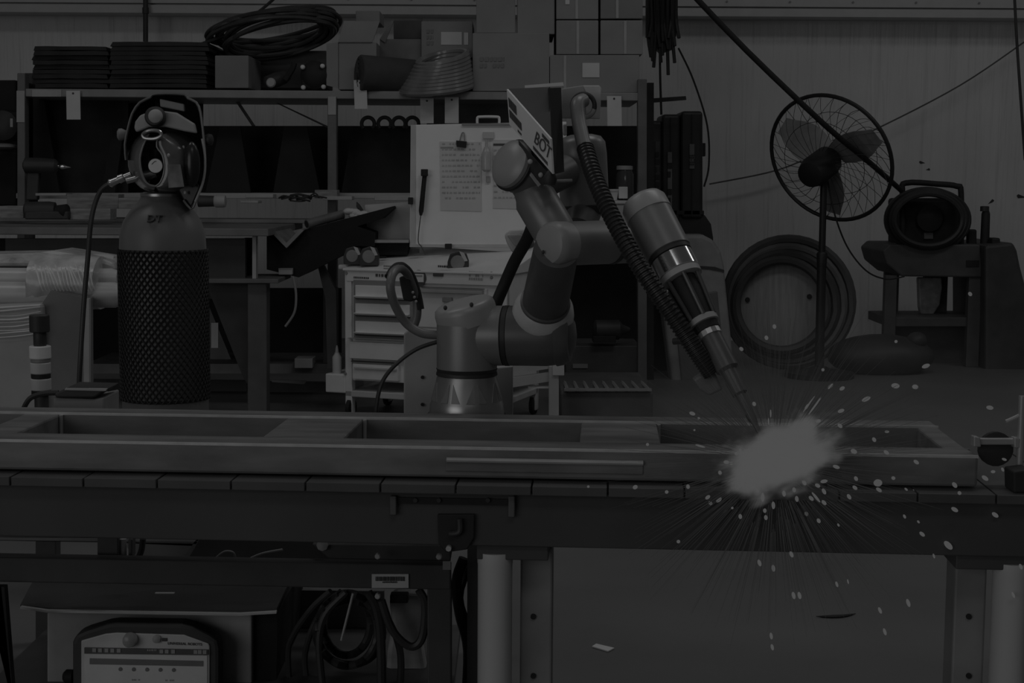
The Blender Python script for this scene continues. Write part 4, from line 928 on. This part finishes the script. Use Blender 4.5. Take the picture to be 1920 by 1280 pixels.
cable(((888, 1046, .14), (862, 1120, .14), (890, 1200, .16), (900, 1240, .16)), 7, 'dark cable curling behind the white table leg')
cable(((268, 1010, .2), (264, 1035, .2), (250, 1060, .2)), 6, 'short dark cable in the gap above the cart bar')
cable(((398, 1052, .15), (420, 1034, .15), (438, 1036, .15), (441, 1052, .15)), 2, 'thin pale wire hooped in the gap above the cart bar', grey)
cable(((455, 1054, .15), (490, 1038, .15), (530, 1030, .15)), 2.4, 'thin pale wire running right in the gap above the cart bar', grey)
tag(B().cyl(P(662, 1112, YQ + .04), P(640, 1200, YQ + .04), U(2.6, 3), n=6).build('cable_tie', greyL, smooth=True), 'pale cable tie tail dangling across the cable loop', 'cable tie')
tag(B().pp(((735, 1112), (792, 1116), (796, 1150), (792, 1215), (800, 1262), (800, 1300), (722, 1300), (726, 1225), (734, 1170), (730, 1130)), YQ + .22, .05).build('plastic_bag', M('cloudy_bag', .62, .35, var=.25, scale=20, bump=.4), bevel=.01), 'pale plastic bag behind the black strap loop under the cart', 'bag')
tag(B().pb(731, 1115, 765, 1131, YQ + .16, .03).build('cable_clip', black, bevel=.003), 'black plastic clip on the bag under the asset label', 'clip')
tag(B().lathe(P(605, 1022, YQ + .04), (0, -1, .3), [(0, .012), (.006, .012), (.01, .006)], 8).build('hex_bolt', greyL, smooth=True), 'pale bolt head above the cart bar', 'bolt')
tag(B().pp(((654, 1030), (668, 1032), (655, 1048), (650, 1046)), YQ + .1, .01).build('paper_corner', paper), 'torn pale paper corner above the cart bar', 'paper')
tag(B().pp(((522, 1106), (720, 1108), (720, 1300), (522, 1300)), YQ + .52, .02).build('grey_board', M('dull_board', .15, .7)), 'dull grey board standing behind the looped cables', 'board')
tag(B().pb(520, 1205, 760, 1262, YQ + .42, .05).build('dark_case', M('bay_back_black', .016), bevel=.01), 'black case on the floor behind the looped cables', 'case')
tag(B().pb(516, 1235, 640, 1241, YQ + .40, .015).build('pale_rail', greyL), 'pale rail on the black case behind the cables', 'rail')
tag(B().pp(((-30, 1100), (8, 1100), (26, 1330), (18, 1330), (2, 1100)), YQ - .05, .02).build('floor_cable', black), 'thin black cord slanting down at the lower left corner', 'cord')
# floor litter
q = lambda x, y: (lambda d: Vector((d.x, d.y, 0))*(CAMH/-d.z))(CAMR @ Vector(((x - 960)/F, -(y - 640)/F, -1)))
sc_ = [q(1110, 1214), (q(1118, 1209)), q(1152, 1217), q(1140, 1223)]
tag(B().prism([p + UP*.001 for p in sc_], UP*.003).build('paper_scrap', paper), 'pale paper scrap lying on the concrete floor', 'paper')
b = B(); b.tube([q(x, y) + UP*.003 for x, y in ((1530, 1157), (1555, 1158), (1580, 1157), (1604, 1152))], lambda t: .006*math.sin(PI*min(max(t, .05), .95)), 6, 4)
tag(b.build('rubber_strip', black, smooth=True), 'thin curved black strip on the concrete floor', 'strip')
# =================================================================== ROBOT
rb = thing('welding_robot', 'grey six-axis robot arm standing behind the table and holding the torch', 'robot')
YA = 3.1; s_ = lambda px: U(px, YA)
c0 = P(875, 775, YA)
def rz(y): return P(875, y, YA).z
B().lathe((c0.x, YA, 0), UP, [(rz(775), s_(71)), (rz(772), s_(71)), (rz(757), s_(70)), (rz(752), s_(68)), (rz(706), s_(57)), (rz(703), s_(56))], 48).build('base_casting', castM, rb, smooth=True)
for k in range(8):
    a = 2*PI*k/8 + .32
    def cone(t_, da): 
        r_ = s_(68 + (57 - 68)*t_) + .0012; z_ = rz(752) + (rz(706) - rz(752))*t_
        return Vector((c0.x + r_*math.cos(a + da), YA + r_*math.sin(a + da), z_))
    for sg_ in (1, -1):
        pts = [cone(.08, sg_*.06), cone(.08, sg_*.30), cone(.82, sg_*.06)]
        d_n = Vector((math.cos(a), math.sin(a), 0))
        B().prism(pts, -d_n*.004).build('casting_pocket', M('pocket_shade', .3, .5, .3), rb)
B().lathe((c0.x, YA, 0), UP, [(rz(780), s_(74)), (rz(775), s_(74))], 40).build('base_foot', robotD, rb)
B().lathe((c0.x, YA, 0), UP, [(rz(704), s_(55)), (rz(702), s_(58)), (rz(697), s_(57.5)), (rz(696), s_(56)), (rz(690), s_(58)), (rz(689), s_(56))], 40).build('base_seal', robotD, rb, smooth=True)
B().box(c0.x + .004, c0.x + .062, YA - .06, YA + .07, .065, rz(776)).build('pedestal', dark, rb)
# shoulder
B().lathe((c0.x, YA, 0), UP, [(rz(690), s_(57)), (rz(600), s_(57)), (rz(585), s_(54))], 40).build('shoulder_housing', robotM, rb, smooth=True)
tl = Vector((-.27, -.12, 1)).normalized(); cc = Vector((c0.x, YA, rz(594)))
B().lathe(cc, tl, [(-.012, s_(58.5)), (.016, s_(58.5)), (.026, s_(56)), (.031, s_(50)), (.033, s_(30)), (.033, s_(1))], 40).build('shoulder_cap', robotL, rb, smooth=True)
for (x, y) in ((835, 577), (884, 571)): B().ell(P(x, y, YA - .058), (.004, .003, .005), seg=8, rin=6).build('cap_screw', dark, rb, smooth=True)
h0 = P(890, 629, YA); h1 = P(1040, 629, YA - .03); hd = (h1 - h0).normalized()
B().lathe(h0, hd, [(0, s_(50)), (.03, s_(56.5)), (s_(56), s_(56.5))], 40).build('shoulder_joint', robotM, rb, smooth=True)
B().lathe(h0 + hd*s_(56), hd, [(0, s_(54)), (.003, s_(57)), (s_(11), s_(57)), (s_(12), s_(54))], 40).build('joint_seal', robotD, rb, smooth=True)
B().lathe(h0 + hd*s_(68), hd, [(0, s_(56.5)), (s_(70), s_(57)), (s_(95), s_(54)), (s_(112), s_(44)), (s_(122), s_(26)), (s_(126), s_(4))], 40).build('upper_joint_housing', M('robot_dark_grey', .14, .4, .2), rb, smooth=True)
B().lathe(h0 + hd*s_(158), hd, [(-.004, s_(54)), (.0, s_(57.5)), (.014, s_(55)), (.026, s_(48)), (.027, s_(44))], 40).build('joint_lid', M('robot_dark_grey', .14), rb, smooth=True)
B().lathe(h0 + hd*s_(166), hd, [(-.003, s_(53)), (-.002, s_(55.5)), (.004, s_(54.5)), (.005, s_(50))], 40).build('lid_ring', robotL, rb, smooth=True)
# upper arm
a0 = P(1019, 584, YA - .045); a1 = P(1043, 468, YA - .20); ad = (a1 - a0).normalized(); al = (a1 - a0).length
B().lathe(a0, ad, [(-.03, s_(56)), (-.005, s_(58)), (.012, s_(55)), (.026, s_(47)), (.03, s_(44))], 40).build('arm_collar', M('collar_light', .75, .3, .2), rb, smooth=True)
B().lathe(a0, ad, [(.026, s_(46)), (.034, s_(46.5)), (.036, s_(43)), (al, s_(40))], 40).build('upper_arm_tube', M('robot_dark_grey', .14), rb, smooth=True)
# elbow
e0 = P(1043, 457, 2.90); ed = Vector((.74, .67, 0)).normalized(); sE = lambda px: U(px, 2.92)
B().lathe(e0, -ed, [(-.03, sE(41)), (0, sE(42)), (.012, sE(41)), (.02, sE(36)), (.024, sE(24)), (.025, sE(1))], 40).build('elbow_cap', robotL, rb, smooth=True)
B().ell(e0 - ed*.026 + Vector((-.006, 0, -.015)), (.003, .003, .004), seg=8, rin=6).build('cap_screw', dark, rb, smooth=True)
B().lathe(e0, ed, [(0, sE(41)), (.14, sE(42))], 40).build('elbow_housing', robotM, rb, smooth=True)
B().lathe(e0 + ed*.14, ed, [(0, sE(40)), (.002, sE(43)), (.012, sE(43)), (.014, sE(40))], 40).build('joint_seal', robotD, rb, smooth=True)
B().lathe(e0 + ed*.154, ed, [(0, sE(42)), (.11, sE(42)), (.13, sE(36)), (.14, sE(4))], 40).build('wrist_link', robotM, rb, smooth=True)
# forearm going up left
f0 = P(1038, 432, 2.96); f1 = P(990, 350, 2.98); f2 = P(962, 306, 2.98); fd = (f1 - f0).normalized()
B().lathe(f0, fd, [(-.02, sE(38)), (0, sE(41)), ((f1 - f0).length*.72, sE(41)), ((f1 - f0).length*.86, sE(34)), ((f1 - f0).length*1.02, sE(30))], 36).build('forearm_housing', robotM, rb, smooth=True)
B().lathe(f1 - fd*.02, fd, [(0, sE(31)), ((f2 - f1).length + .02, sE(32))], 32).build('forearm_tube', robotM, rb, smooth=True)
g0 = P(972, 314, 2.97); gd = Vector((-.72, -.62, .32)).normalized()
B().lathe(g0, gd, [(-.06, sE(40)), (-.03, sE(48)), (.01, sE(49))], 40).build('forearm_joint', robotM, rb, smooth=True)
B().lathe(g0, gd, [(.008, sE(46)), (.01, sE(51)), (.016, sE(51)), (.018, sE(48))], 40).build('joint_seal', robotD, rb, smooth=True)
B().lathe(g0, gd, [(.016, sE(47)), (.026, sE(46)), (.034, sE(38)), (.038, sE(20)), (.039, sE(1))], 40).build('joint_cap', robotL, rb, smooth=True)
B().pp(((975, 305), (981, 303), (1014, 346), (1009, 350)), 2.925, .006).build('tube_trim', greyL, rb)
# rear elbow housing
r0 = P(1096, 380, 3.2); sR = lambda px: U(px, 3.2)
B().lathe(r0, (-.06, 0, 1), [(-.02, sR(30)), (-.012, sR(42)), (0, sR(45)), (.02, sR(46)), (.10, sR(46)), (.125, sR(44)), (.137, sR(36)), (.142, sR(20)), (.143, sR(1))], 40).build('rear_joint_housing', robotM, rb, smooth=True)
B().lathe(r0, (-.06, 0, 1), [(-.025, sR(40)), (-.02, sR(44)), (-.006, sR(46)), (-.004, sR(43))], 40).build('joint_seal', robotD, rb, smooth=True)
B().cyl(P(1098, 384, 3.2), P(1085, 430, 3.15), sR(34), sR(30), 28).build('rear_link', M('robot_dark_grey', .14), rb, smooth=True)
B().cyl(P(1060, 320, 3.15), P(1000, 350, 3.05), sR(30), sR(30), 28).build('rear_link', M('robot_dark_grey', .14), rb, smooth=True)
# wrist along the torch axis
w0 = P(1206, 380, 2.88); tip = P(1452, 866, 2.62); wd_ = (tip - w0).normalized(); wl = (tip - w0).length
def ta(y): return wl * (y - 380) / (866 - 380)        # distance along axis for pixel row y
sW = lambda px: U(px, 2.85)
B().lathe(w0, wd_, [(-.012, sW(1)), (-.011, sW(28)), (-.006, sW(38)), (.004, sW(44)), (.03, sW(45)), (.031, sW(43))], 40).build('wrist_cap', robotL, rb, smooth=True)
B().lathe(w0, wd_, [(.03, sW(43.5)), (ta(480), sW(43.5)), (ta(482), sW(40))], 40).build('wrist_housing', robotM, rb, smooth=True)
B().lathe(w0, wd_, [(ta(481), sW(38)), (ta(482), sW(42)), (ta(489), sW(42)), (ta(490), sW(38))], 40).build('wrist_seal', robotD, rb, smooth=True)
# torch: thing held by robot
th = thing('welding_torch', 'welding torch with chrome clamp and black rods pointing at the bright arc', 'torch')
B().lathe(w0, wd_, [(ta(490), sW(38)), (ta(491), sW(41)), (ta(520), sW(41)), (ta(521), sW(38))], 40).build('chrome_clamp', chrome, th, smooth=True)
B().lathe(w0, wd_, [(ta(521), sW(39)), (ta(522), sW(40)), (ta(532), sW(40)), (ta(533), sW(36))], 40).build('adapter_plate', greyL, th, smooth=True)
sd = wd_.cross(Vector((0, 1, 0))).normalized(); se = wd_.cross(sd).normalized()
for k in range(6):
    a = 2*PI*k/6 + .35; o = (sd*math.cos(a) + se*math.sin(a)); B().cyl(w0 + wd_*ta(532) + o*sW(33), w0 + wd_*ta(608) + o*sW(26), .0042, n=8).build('rod', M('rod_dark', .12, .3, .3), th, smooth=True)
B().lathe(w0, wd_, [(ta(533), sW(26)), (ta(560), sW(27)), (ta(607), sW(22))], 28).build('torch_core', black, th, smooth=True)
B().lathe(w0, wd_, [(ta(607), sW(26)), (ta(608), sW(28)), (ta(617), sW(28)), (ta(618), sW(25))], 32).build('clamp_ring', greyL, th, smooth=True)
B().lathe(w0, wd_, [(ta(618), sW(24)), (ta(630), sW(23))], 28).build('gap_ring', black, th, smooth=True)
b = B(); b.lathe(w0, wd_, [(ta(630), sW(20)), (ta(631), sW(22)), (ta(640), sW(22)), (ta(641), sW(19))], 14); b.build('knurled_nut', M('nut', .6, .3, .5), th)
B().lathe(w0, wd_, [(ta(641), sW(20)), (ta(700), sW(21)), (ta(705), sW(15)), (ta(745), sW(14)), (ta(748), sW(9)), (ta(790), sW(8)), (ta(800), sW(5)), (ta(830), sW(3.5)), (ta(832), sW(.6)), (ta(846), sW(.6))], 24).build('torch_neck', M('torch_neck', .14, .4, .3), th, smooth=True)
B().pp(((1300, 712), (1312, 704), (1340, 696), (1356, 730), (1330, 742), (1312, 730)), 2.72, .03).build('neck_block', M('torch_block', .2, .5), th, .004)
B().tube([P(1262, 640, 2.78), P(1285, 640, 2.77), P(1300, 655, 2.76), P(1310, 672, 2.75)], .006, 8).build('wire_guide', dark, th, smooth=True)
for (x, y) in ((1288, 631), (1297, 636), (1306, 652), (1314, 664), (1250, 547)): B().ell(P(x, y, 2.74), (.003, .003, .004), seg=8, rin=6).build('screw', greyL, th, smooth=True)
# sign box on forearm
sg = thing('robot_sign_box', 'black wedge box with a white slanted label clipped on the robot forearm', 'sign')
lab = [P(950, 167, 3.0), P(1032, 260, 2.86), P(1036, 326, 2.86), P(955, 233, 3.0)]
nrm = (lab[1] - lab[0]).cross(lab[3] - lab[0]).normalized(); nrm = nrm if nrm.y < 0 else -nrm
lp_ = B().prism([p for p in lab], -nrm*.004).build('label_panel', white, sg)
B().prism([P(951, 166, 3.005), P(1030, 164, 2.98), P(1034, 262, 2.865)], Vector((0, .02, .0))).build('top_panel', M('sign_dark', .075, .5), sg)
B().prism([P(1028, 165, 2.95), P(1052, 164, 3.0), P(1058, 322, 2.93), P(1034, 328, 2.862)], Vector((0, .03, 0))).build('side_panel', black, sg)
xd = (lab[1] - lab[0]); ud = (lab[0] - lab[3])
L0 = lab[3]; W_ = (lab[1] - lab[0]).length; H_ = (lab[0] - lab[3]).length; xu = xd.normalized(); uuv = ud.normalized()
def on(a, c): return L0 + xd*a + ud*c + nrm*.0015
def lmark(a0, a1, c0, c1, nm='printed_text'):
    b = B(); x = a0
    while x < a1:
        w = random.uniform(.012, .03)
        b.prism([on(x, c0), on(min(x + w, a1), c0), on(min(x + w, a1), c1), on(x, c1)], -nrm*.001); x += w + .01
    o = b.build(nm, ink, lp_); o['kind'] = 'stuff'
lmark(.04, .22, .56, .82); lmark(.04, .32, .26, .48); lmark(.22, .30, .1, .16); lmark(.82, .97, .8, .9)
text('BOT', on(.6, .36), xd, ud, H_*.5, ink, 'printed_word', lp_, .0004); lmark(.58, .9, .12, .22)
B().prism([P(972, 262, 2.94), P(988, 280, 2.92), P(1030, 326, 2.88), P(1033, 336, 2.88), P(1018, 347, 2.9), P(975, 300, 2.94)], Vector((0, .02, 0))).build('mount_plate', dark, sg, .002)
for (x, y) in ((994, 303), (1014, 328)): B().ell(P(x, y, 2.89), (.005, .004, .005), seg=10, rin=6).build('bolt', greyL, sg, smooth=True)
t = thing('wing_clamp', 'small dark wing clamp between the sign box and the forearm', 'knob')
B().lathe(P(1030, 344, 2.88), (.1, -.2, 1), [(0, .012), (.01, .014), (.022, .008), (.026, .004)], 10).build('knob', dark, t, smooth=True); B().cyl(P(1032, 340, 2.88), P(1072, 338, 2.9), .003, n=8).build('pin', grey, t, smooth=True)
# hose dress pack
ds = thing('hose_pack', 'ribbed black hose pack with smooth grey top running down to the torch', 'hose')
B().tube([P(1094, 188, 3.02), P(1083, 196, 3.0), P(1085, 225, 2.98), P(1092, 260, 2.95), P(1099, 284, 2.93)], U(13.5, 2.97), 16, 6).build('smooth_hose', M('hose_grey', .27, .35), ds, smooth=True)
pts = crom([P(1097, 276, 2.93), P(1112, 325, 2.88), P(1135, 380, 2.83), P(1165, 440, 2.79), P(1200, 500, 2.76), P(1240, 560, 2.74), P(1282, 622, 2.73), P(1312, 668, 2.72), P(1335, 700, 2.72)], 34)
B().tube(pts, U(16, 2.8), 18, 1, rmod=lambda k: 1.0 + .09*(1 if (k // 2) % 2 else -1)).build('ribbed_hose', M('ribbed_black', .035, .38), ds)
B().tube([P(1094 + 21*math.cos(2*PI*i/18), 198 + 22*math.sin(2*PI*i/18), 3.03) for i in range(18)], U(4.5, 3), 8, 2, True).build('hose_ring', dark, ds, smooth=True)
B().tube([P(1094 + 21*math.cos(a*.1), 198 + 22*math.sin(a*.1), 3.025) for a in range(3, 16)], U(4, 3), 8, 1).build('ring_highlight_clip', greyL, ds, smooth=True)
B().pp(((1053, 166), (1092, 160), (1124, 160), (1128, 166), (1125, 223), (1053, 222)), 3.08, .004).build('hose_plate', M('plate_light', .42, .5), ds, .003)
B().pp(((1093, 160), (1124, 160), (1128, 166), (1125, 223), (1098, 222), (1100, 175)), 3.074, .004).build('plate_tab', M('tab_light', .62, .5), ds, .002)
B().pp(((984, 160), (1056, 154), (1057, 161), (984, 165)), 3.09, .01).build('plate_edge', white, ds)
B().pb(1056, 232, 1063, 254, 3.06, .02).build('tie_block', white, ds, .003)
# black feed conduit behind the robot
tag(B().tube([P(1003, 405, 3.12), P(990, 445, 3.15), P(965, 490, 3.2), P(945, 535, 3.22), P(926, 580, 3.2)], U(11.5, 3.15), 12, 6).build('feed_conduit', black, smooth=True), 'thick black conduit slanting down behind the upper arm to the shoulder cap', 'hose')
cv = thing('conduit_bracket', 'pale curved plastic bracket holding the black conduit', 'bracket')
B().pp(((945, 440), (955, 432), (985, 430), (1000, 440), (1004, 462), (985, 470), (970, 482), (958, 470), (950, 455)), 3.2, .03).build('bracket_body', whiteD, cv, .006); B().pp(((950, 440), (975, 438), (1000, 456), (998, 464), (965, 462)), 3.19, .012).build('bracket_lip', greyL, cv, .004)
# left hose loop and cables
hl_ = thing('torch_cable_loop', 'thick grey hose looping up left of the robot base', 'hose')
B().tube([P(820, 628, 3.12), P(790, 624, 3.12), P(762, 606, 3.12), P(742, 575, 3.1), P(732, 540, 3.08), P(737, 512, 3.1), P(752, 503, 3.14), P(768, 520, 3.18), P(780, 556, 3.2), P(782, 590, 3.2), P(775, 612, 3.2)], U(8.5, 3.1), 12, 8).build('loop_hose', hoseG, hl_, smooth=True)
B().tube([P(730, 520, 3.1), P(740, 504, 3.12), P(754, 500, 3.15), P(768, 514, 3.18), P(780, 545, 3.2), P(787, 580, 3.2)], U(9, 3.15), 10, 6).build('outer_sleeve', black, hl_, smooth=True)
B().pp(((748, 520), (765, 515), (782, 560), (770, 566), (756, 562)), 3.17, .02).build('strap', black, hl_, .003)
for x, y in ((774, 548), (777, 557), (780, 565)): B().ell(P(x, y, 3.13), (.003, .003, .003), seg=8, rin=6).build('buckle', greyL, hl_, smooth=True)
tag(B().tube([P(822, 640, 3.1), P(780, 655, 3.08), P(740, 685, 3.06), P(715, 720, 3.05), P(705, 770, 3.05), P(703, 830, 3.05)], U(4, 3.08), 8).build('thin_cable', hoseM, smooth=True), 'thin black cable arcing from the robot base down behind the rail', 'cable')
pl = thing('bolted_plate', 'pale grey bolted steel plate standing behind the robot base', 'plate')
B().pp(((757, 625), (775, 612), (800, 625), (835, 640), (835, 900), (757, 900)), 3.3, .02).build('plate', greyL, pl, .003)
B().pp(((920, 690), (962, 686), (962, 900), (920, 900)), 3.3, .02).build('plate', greyL, pl, .003); B().pb(835, 760, 922, 900, 3.305, .015).build('plate_web', grey, pl)
for y in (707, 758): B().lathe(P(792, y, 3.297), (0, -1, 0), [(0, .004), (.004, .0035)], 10).build('bolt', black, pl)
# =================================================================== ARC, SPARKS, SMOKE
arc = P(1455, 866, 2.585)
def vol_mat(name, center, rad, rot, sig, lev):
    m = bpy.data.materials.new(name); m.use_nodes = True; nt = m.node_tree; N = nt.nodes; L = nt.links; N.clear()
    out = N.new('ShaderNodeOutputMaterial'); tc_ = N.new('ShaderNodeTexCoord')
    ln = N.new('ShaderNodeVectorMath'); ln.operation = 'LENGTH'
    nz = N.new('ShaderNodeTexNoise'); nz.inputs['Scale'].default_value = 3.4; nz.inputs['Detail'].default_value = 5
    L.new(tc_.outputs['Object'], nz.inputs[0]); L.new(tc_.outputs['Object'], ln.inputs[0])
    ad_ = N.new('ShaderNodeMath'); ad_.operation = 'MULTIPLY_ADD'; ad_.inputs[1].default_value = 1.15; L.new(nz.outputs[0], ad_.inputs[0]); L.new(ln.outputs['Value'], ad_.inputs[2])
    mr = N.new('ShaderNodeMapRange'); mr.interpolation_type = 'SMOOTHERSTEP'; mr.inputs[1].default_value = .85; mr.inputs[2].default_value = 1.42; mr.inputs[3].default_value = 1; mr.inputs[4].default_value = 0
    L.new(ad_.outputs[0], mr.inputs[0])
    pw = N.new('ShaderNodeMath'); pw.operation = 'POWER'; pw.inputs[1].default_value = 2.2; L.new(mr.outputs[0], pw.inputs[0])
    mu = N.new('ShaderNodeMath'); mu.operation = 'MULTIPLY'; mu.inputs[1].default_value = sig; L.new(pw.outputs[0], mu.inputs[0])
    em = N.new('ShaderNodeEmission'); ab = N.new('ShaderNodeVolumeAbsorption'); ab.inputs['Color'].default_value = (0, 0, 0, 1)
    m2 = N.new('ShaderNodeMath'); m2.operation = 'MULTIPLY'; m2.inputs[1].default_value = lev; L.new(mu.outputs[0], m2.inputs[0])
    L.new(m2.outputs[0], em.inputs[1]); L.new(mu.outputs[0], ab.inputs['Density'])
    asd = N.new('ShaderNodeAddShader'); L.new(em.outputs[0], asd.inputs[0]); L.new(ab.outputs[0], asd.inputs[1]); L.new(asd.outputs[0], out.inputs['Volume'])
    return m
wa = thing('welding_arc', 'blinding white welding arc glow where the torch meets the frame', 'arc')
gm = vol_mat('arc_plasma', None, None, None, 95, 1.0)
b = B(); b.ell((0, 0, 0), (1, 1, 1), seg=24, rin=16); o = b.build('arc_glow', gm, wa)
o.location = P(1462, 858, 2.50); o.rotation_euler = (0, math.radians(-24), 0); o.scale = (.158, .085, .088)
B().ell(P(1452, 872, 2.56), (.014, .012, .012), seg=12, rin=8).build('arc_core', glow('arc_white', 1.0), wa, smooth=True)
gs = glow('spark_glow', .95)
b = B(); b.ell((0, 0, 0), (1, 1, 1), seg=8, rin=6); proto = b.build('spark', gs, smooth=True)
SP = [(1390,654),(1414,757),(1298,775,12,20),(1310,784,5),(1302,806,4),(1214,833,6),(1313,836,20,15,4),(1381,850,7),(1388,843,6),(1362,866,11,5),(1371,868,7),(1350,886,9),(1191,913,10,-30,8),(1103,912,5),(1250,922,7),(1290,912,9),(1327,932,11,-40),(1348,937,13,-40),(1332,943,9),(1430,932,18,88),(1373,952,5),(1434,957,9,85),
(1543,693,6),(1557,724,14,-45,6),(1579,728,11,-30),(1517,757,40,-55,3),(1527,762,40,-55,3.5),(1534,752,24,-55,3),(1513,762,14,-55,5),(1679,723,16,5,10),(1716,725,12,10,9),(1736,686,16,-20,8),(1624,748,18,-25,8),(1577,770,13,-20),(1575,798,11,40),(1534,789,11,-5),(1513,804,10),(1663,809,9,0,5),(1639,824,10,55),(1601,846,13,25,9),(1662,848,12,35),(1718,866,12,35),(1758,883,12,35),(1646,905,17,0,14),(1648,918,13,35,7),(1568,875,14,20),(1605,897,10,60),(1602,888,9,20),(1603,914,11,40),(1545,902,14,-10),(1533,910,11,30),(1545,921,13,60),(1592,931,12,55),(1530,932,26,50,5),(1521,934,12,45),(1545,942,12,45),(1494,935,12,80),(1450,947,15,85),(1675,896,8,30),(1715,922,15,30,8),(1699,917,8,40,4),(1790,909,13,50,8),(1799,924,8,50),(1847,896,15,35,8),(1883,861,10,20,5),(1880,880,9,60,5),(1862,884,9,0,6),(1856,764,14,10,8),(1790,955,15,30,8),
(1388,968,10,80),(1377,970,4),(1436,970,10,80),(1272,1015,7),(1424,1055,14,70),(1512,963,9,60),(1535,976,10,60),(1572,984,7,60,4),(1696,968,9,60,5),(1705,982,13,55,8),(1722,978,7,50,4),(1729,1001,13,40,7),(1778,1022,22,45,11),(1866,965,15,35,8),(1484,1039,13,65,7),(1450,1065,14,80,7),(1751,1042,10,70,4),(1914,1062,12,65,6),(1488,1116,15,75,7),(1499,1116,15,75,7),(1569,1095,12,70,5),(1590,1090,10,75,3),(1650,1144,14,65,6),(1703,1130,17,70,7),(1659,1184,15,70,6),(1900,1115,13,65,5),(1446,1192,14,80,6),(1448,1213,13,75,6),(1452,612,9),(1437,633,9),(1819,551,9),(1680,640,6),(1445,775,16,88,3),(1441,790,14,86,3),(1411,912,9),(1397,905,8),(1420,918,11,70),(1470,925,12,80),(1489,918,10,75),(1508,905,11,50)]
rs_ = random.Random(21); SPO = []
for i, s0 in enumerate(SP):
    x, y = s0[0], s0[1]; ln = s0[2] if len(s0) > 2 else 9; an = s0[3] if len(s0) > 3 else rs_.uniform(40, 80); wd2 = s0[4] if len(s0) > 4 else min(ln, 7)
    o = proto if i == 0 else proto.copy()
    if i: COL.objects.link(o)
    Y = 2.52 + rs_.uniform(-.16, .05); p = P(x, y, Y)
    o.location = p; a = math.radians(an); o.rotation_euler = (0, a, 0)
    o.scale = (U(ln*.5, Y), U(wd2*.5, Y), U(wd2*.5, Y))
    o['category'] = 'spark'; o['group'] = 'flying weld sparks'
    SPO.append((x, y, ln, wd2, o))
def zone(x, y):
    if y > 1048: return 'over the open floor below the table'
    if y > 935: return 'across the dark front beam ' + ('left of the arc' if x < 1425 else 'just below the arc' if x < 1560 else 'right of the arc')
    if x > 1820: return 'around the bar clamp'
    if y < 700: return 'high up above the table, against the dark background'
    if x < 1425: return 'left of the arc ' + ('above the front rail' if y < 830 else 'along the front rail')
    if y < 815: return 'above the arc' if x < 1560 else 'to the upper right of the arc'
    return 'close under the arc' if x < 1560 else 'right of the arc along the rail' if x < 1680 else 'far right along the rail'
zs_ = {}
for q in sorted(SPO, key=lambda q: q[0]): zs_.setdefault((zone(q[0], q[1]), 'long' if q[2] > q[3]*1.8 else 'round'), []).append(q)
for (zn, sh), l in zs_.items():
    for k, q in enumerate(l):
        q[4]['label'] = '%s glowing spark %s%s' % (sh, zn, '' if len(l) == 1 else ', %s from the left' % ORD[k])
# fine radiating spark threads
b = B(); rs_ = random.Random(33); ac = P(1452, 868, 2.56)
for k in range(800):
    a = rs_.uniform(0, 2*PI); el = rs_.uniform(-.5, .35)
    d = Vector((math.cos(a)*math.cos(el), -abs(math.sin(el))*1.0, math.sin(a)*math.cos(el))).normalized()
    r0_ = rs_.uniform(.05, .12); r1_ = r0_ + rs_.uniform(.03, .2); w = rs_.uniform(.0002, .0007)
    p0 = ac + d*r0_; p1 = ac + d*r1_ - UP*(.1*r1_*r1_); b.lathe(p0, p1 - p0, [(0, w), ((p1 - p0).length, w*.3)], 4)
o = b.build('spark_threads', glow('thread_glow', .2)); o['kind'] = 'stuff'; tag(o, 'burst of fine faint spark threads radiating from the arc', 'sparks')
# weld smoke
sm = bpy.data.materials.new('weld_smoke'); sm.use_nodes = True; nt = sm.node_tree; nt.nodes.clear()
vs = nt.nodes.new('ShaderNodeVolumeScatter'); vs.inputs['Color'].default_value = (.9, .9, .9, 1); vs.inputs['Anisotropy'].default_value = .2
tc_ = nt.nodes.new('ShaderNodeTexCoord'); ln = nt.nodes.new('ShaderNodeVectorMath'); ln.operation = 'LENGTH'; nt.links.new(tc_.outputs['Object'], ln.inputs[0])
mr = nt.nodes.new('ShaderNodeMapRange'); mr.interpolation_type = 'SMOOTHSTEP'; mr.inputs[1].default_value = .2; mr.inputs[2].default_value = 1.0; mr.inputs[3].default_value = .28; mr.inputs[4].default_value = 0
nt.links.new(ln.outputs['Value'], mr.inputs[0]); nt.links.new(mr.outputs[0], vs.inputs['Density'])
oo = nt.nodes.new('ShaderNodeOutputMaterial'); nt.links.new(vs.outputs[0], oo.inputs['Volume'])
b = B(); b.ell((0, 0, 0), (1, 1, 1), seg=32, rin=20)
o = b.build('weld_smoke', sm); o['kind'] = 'stuff'; o.location = P(1540, 850, 2.8); o.scale = (.6, .6, .38)
tag(o, 'thin haze of weld smoke drifting over the right half of the table', 'smoke')
# =================================================================== place roots at the base of their things
bpy.context.view_layer.update()
def desc(o):
    out = []
    for c in o.children: out += [c] + desc(c)
    return out
for o in ROOTS:
    if o.type == 'EMPTY':
        ms = [c for c in desc(o) if c.type == 'MESH']
        ps_ = [c.matrix_world @ Vector(v) for c in ms for v in c.bound_box]
        lo = Vector([min(p[i] for p in ps_) for i in range(3)]); hi = Vector([max(p[i] for p in ps_) for i in range(3)])
        base = Vector(((lo.x + hi.x)/2, (lo.y + hi.y)/2, lo.z)); o.location = base
        for c in o.children: c.location = c.location - base
    elif o.type == 'MESH' and o.location.length == 0 and o.data.users == 1:
        ps_ = [Vector(v) for v in o.bound_box]; base = sum(ps_, Vector())/8; base.z = min(p.z for p in ps_)
        o.data.transform(Matrix.Translation(-base)); o.location = base
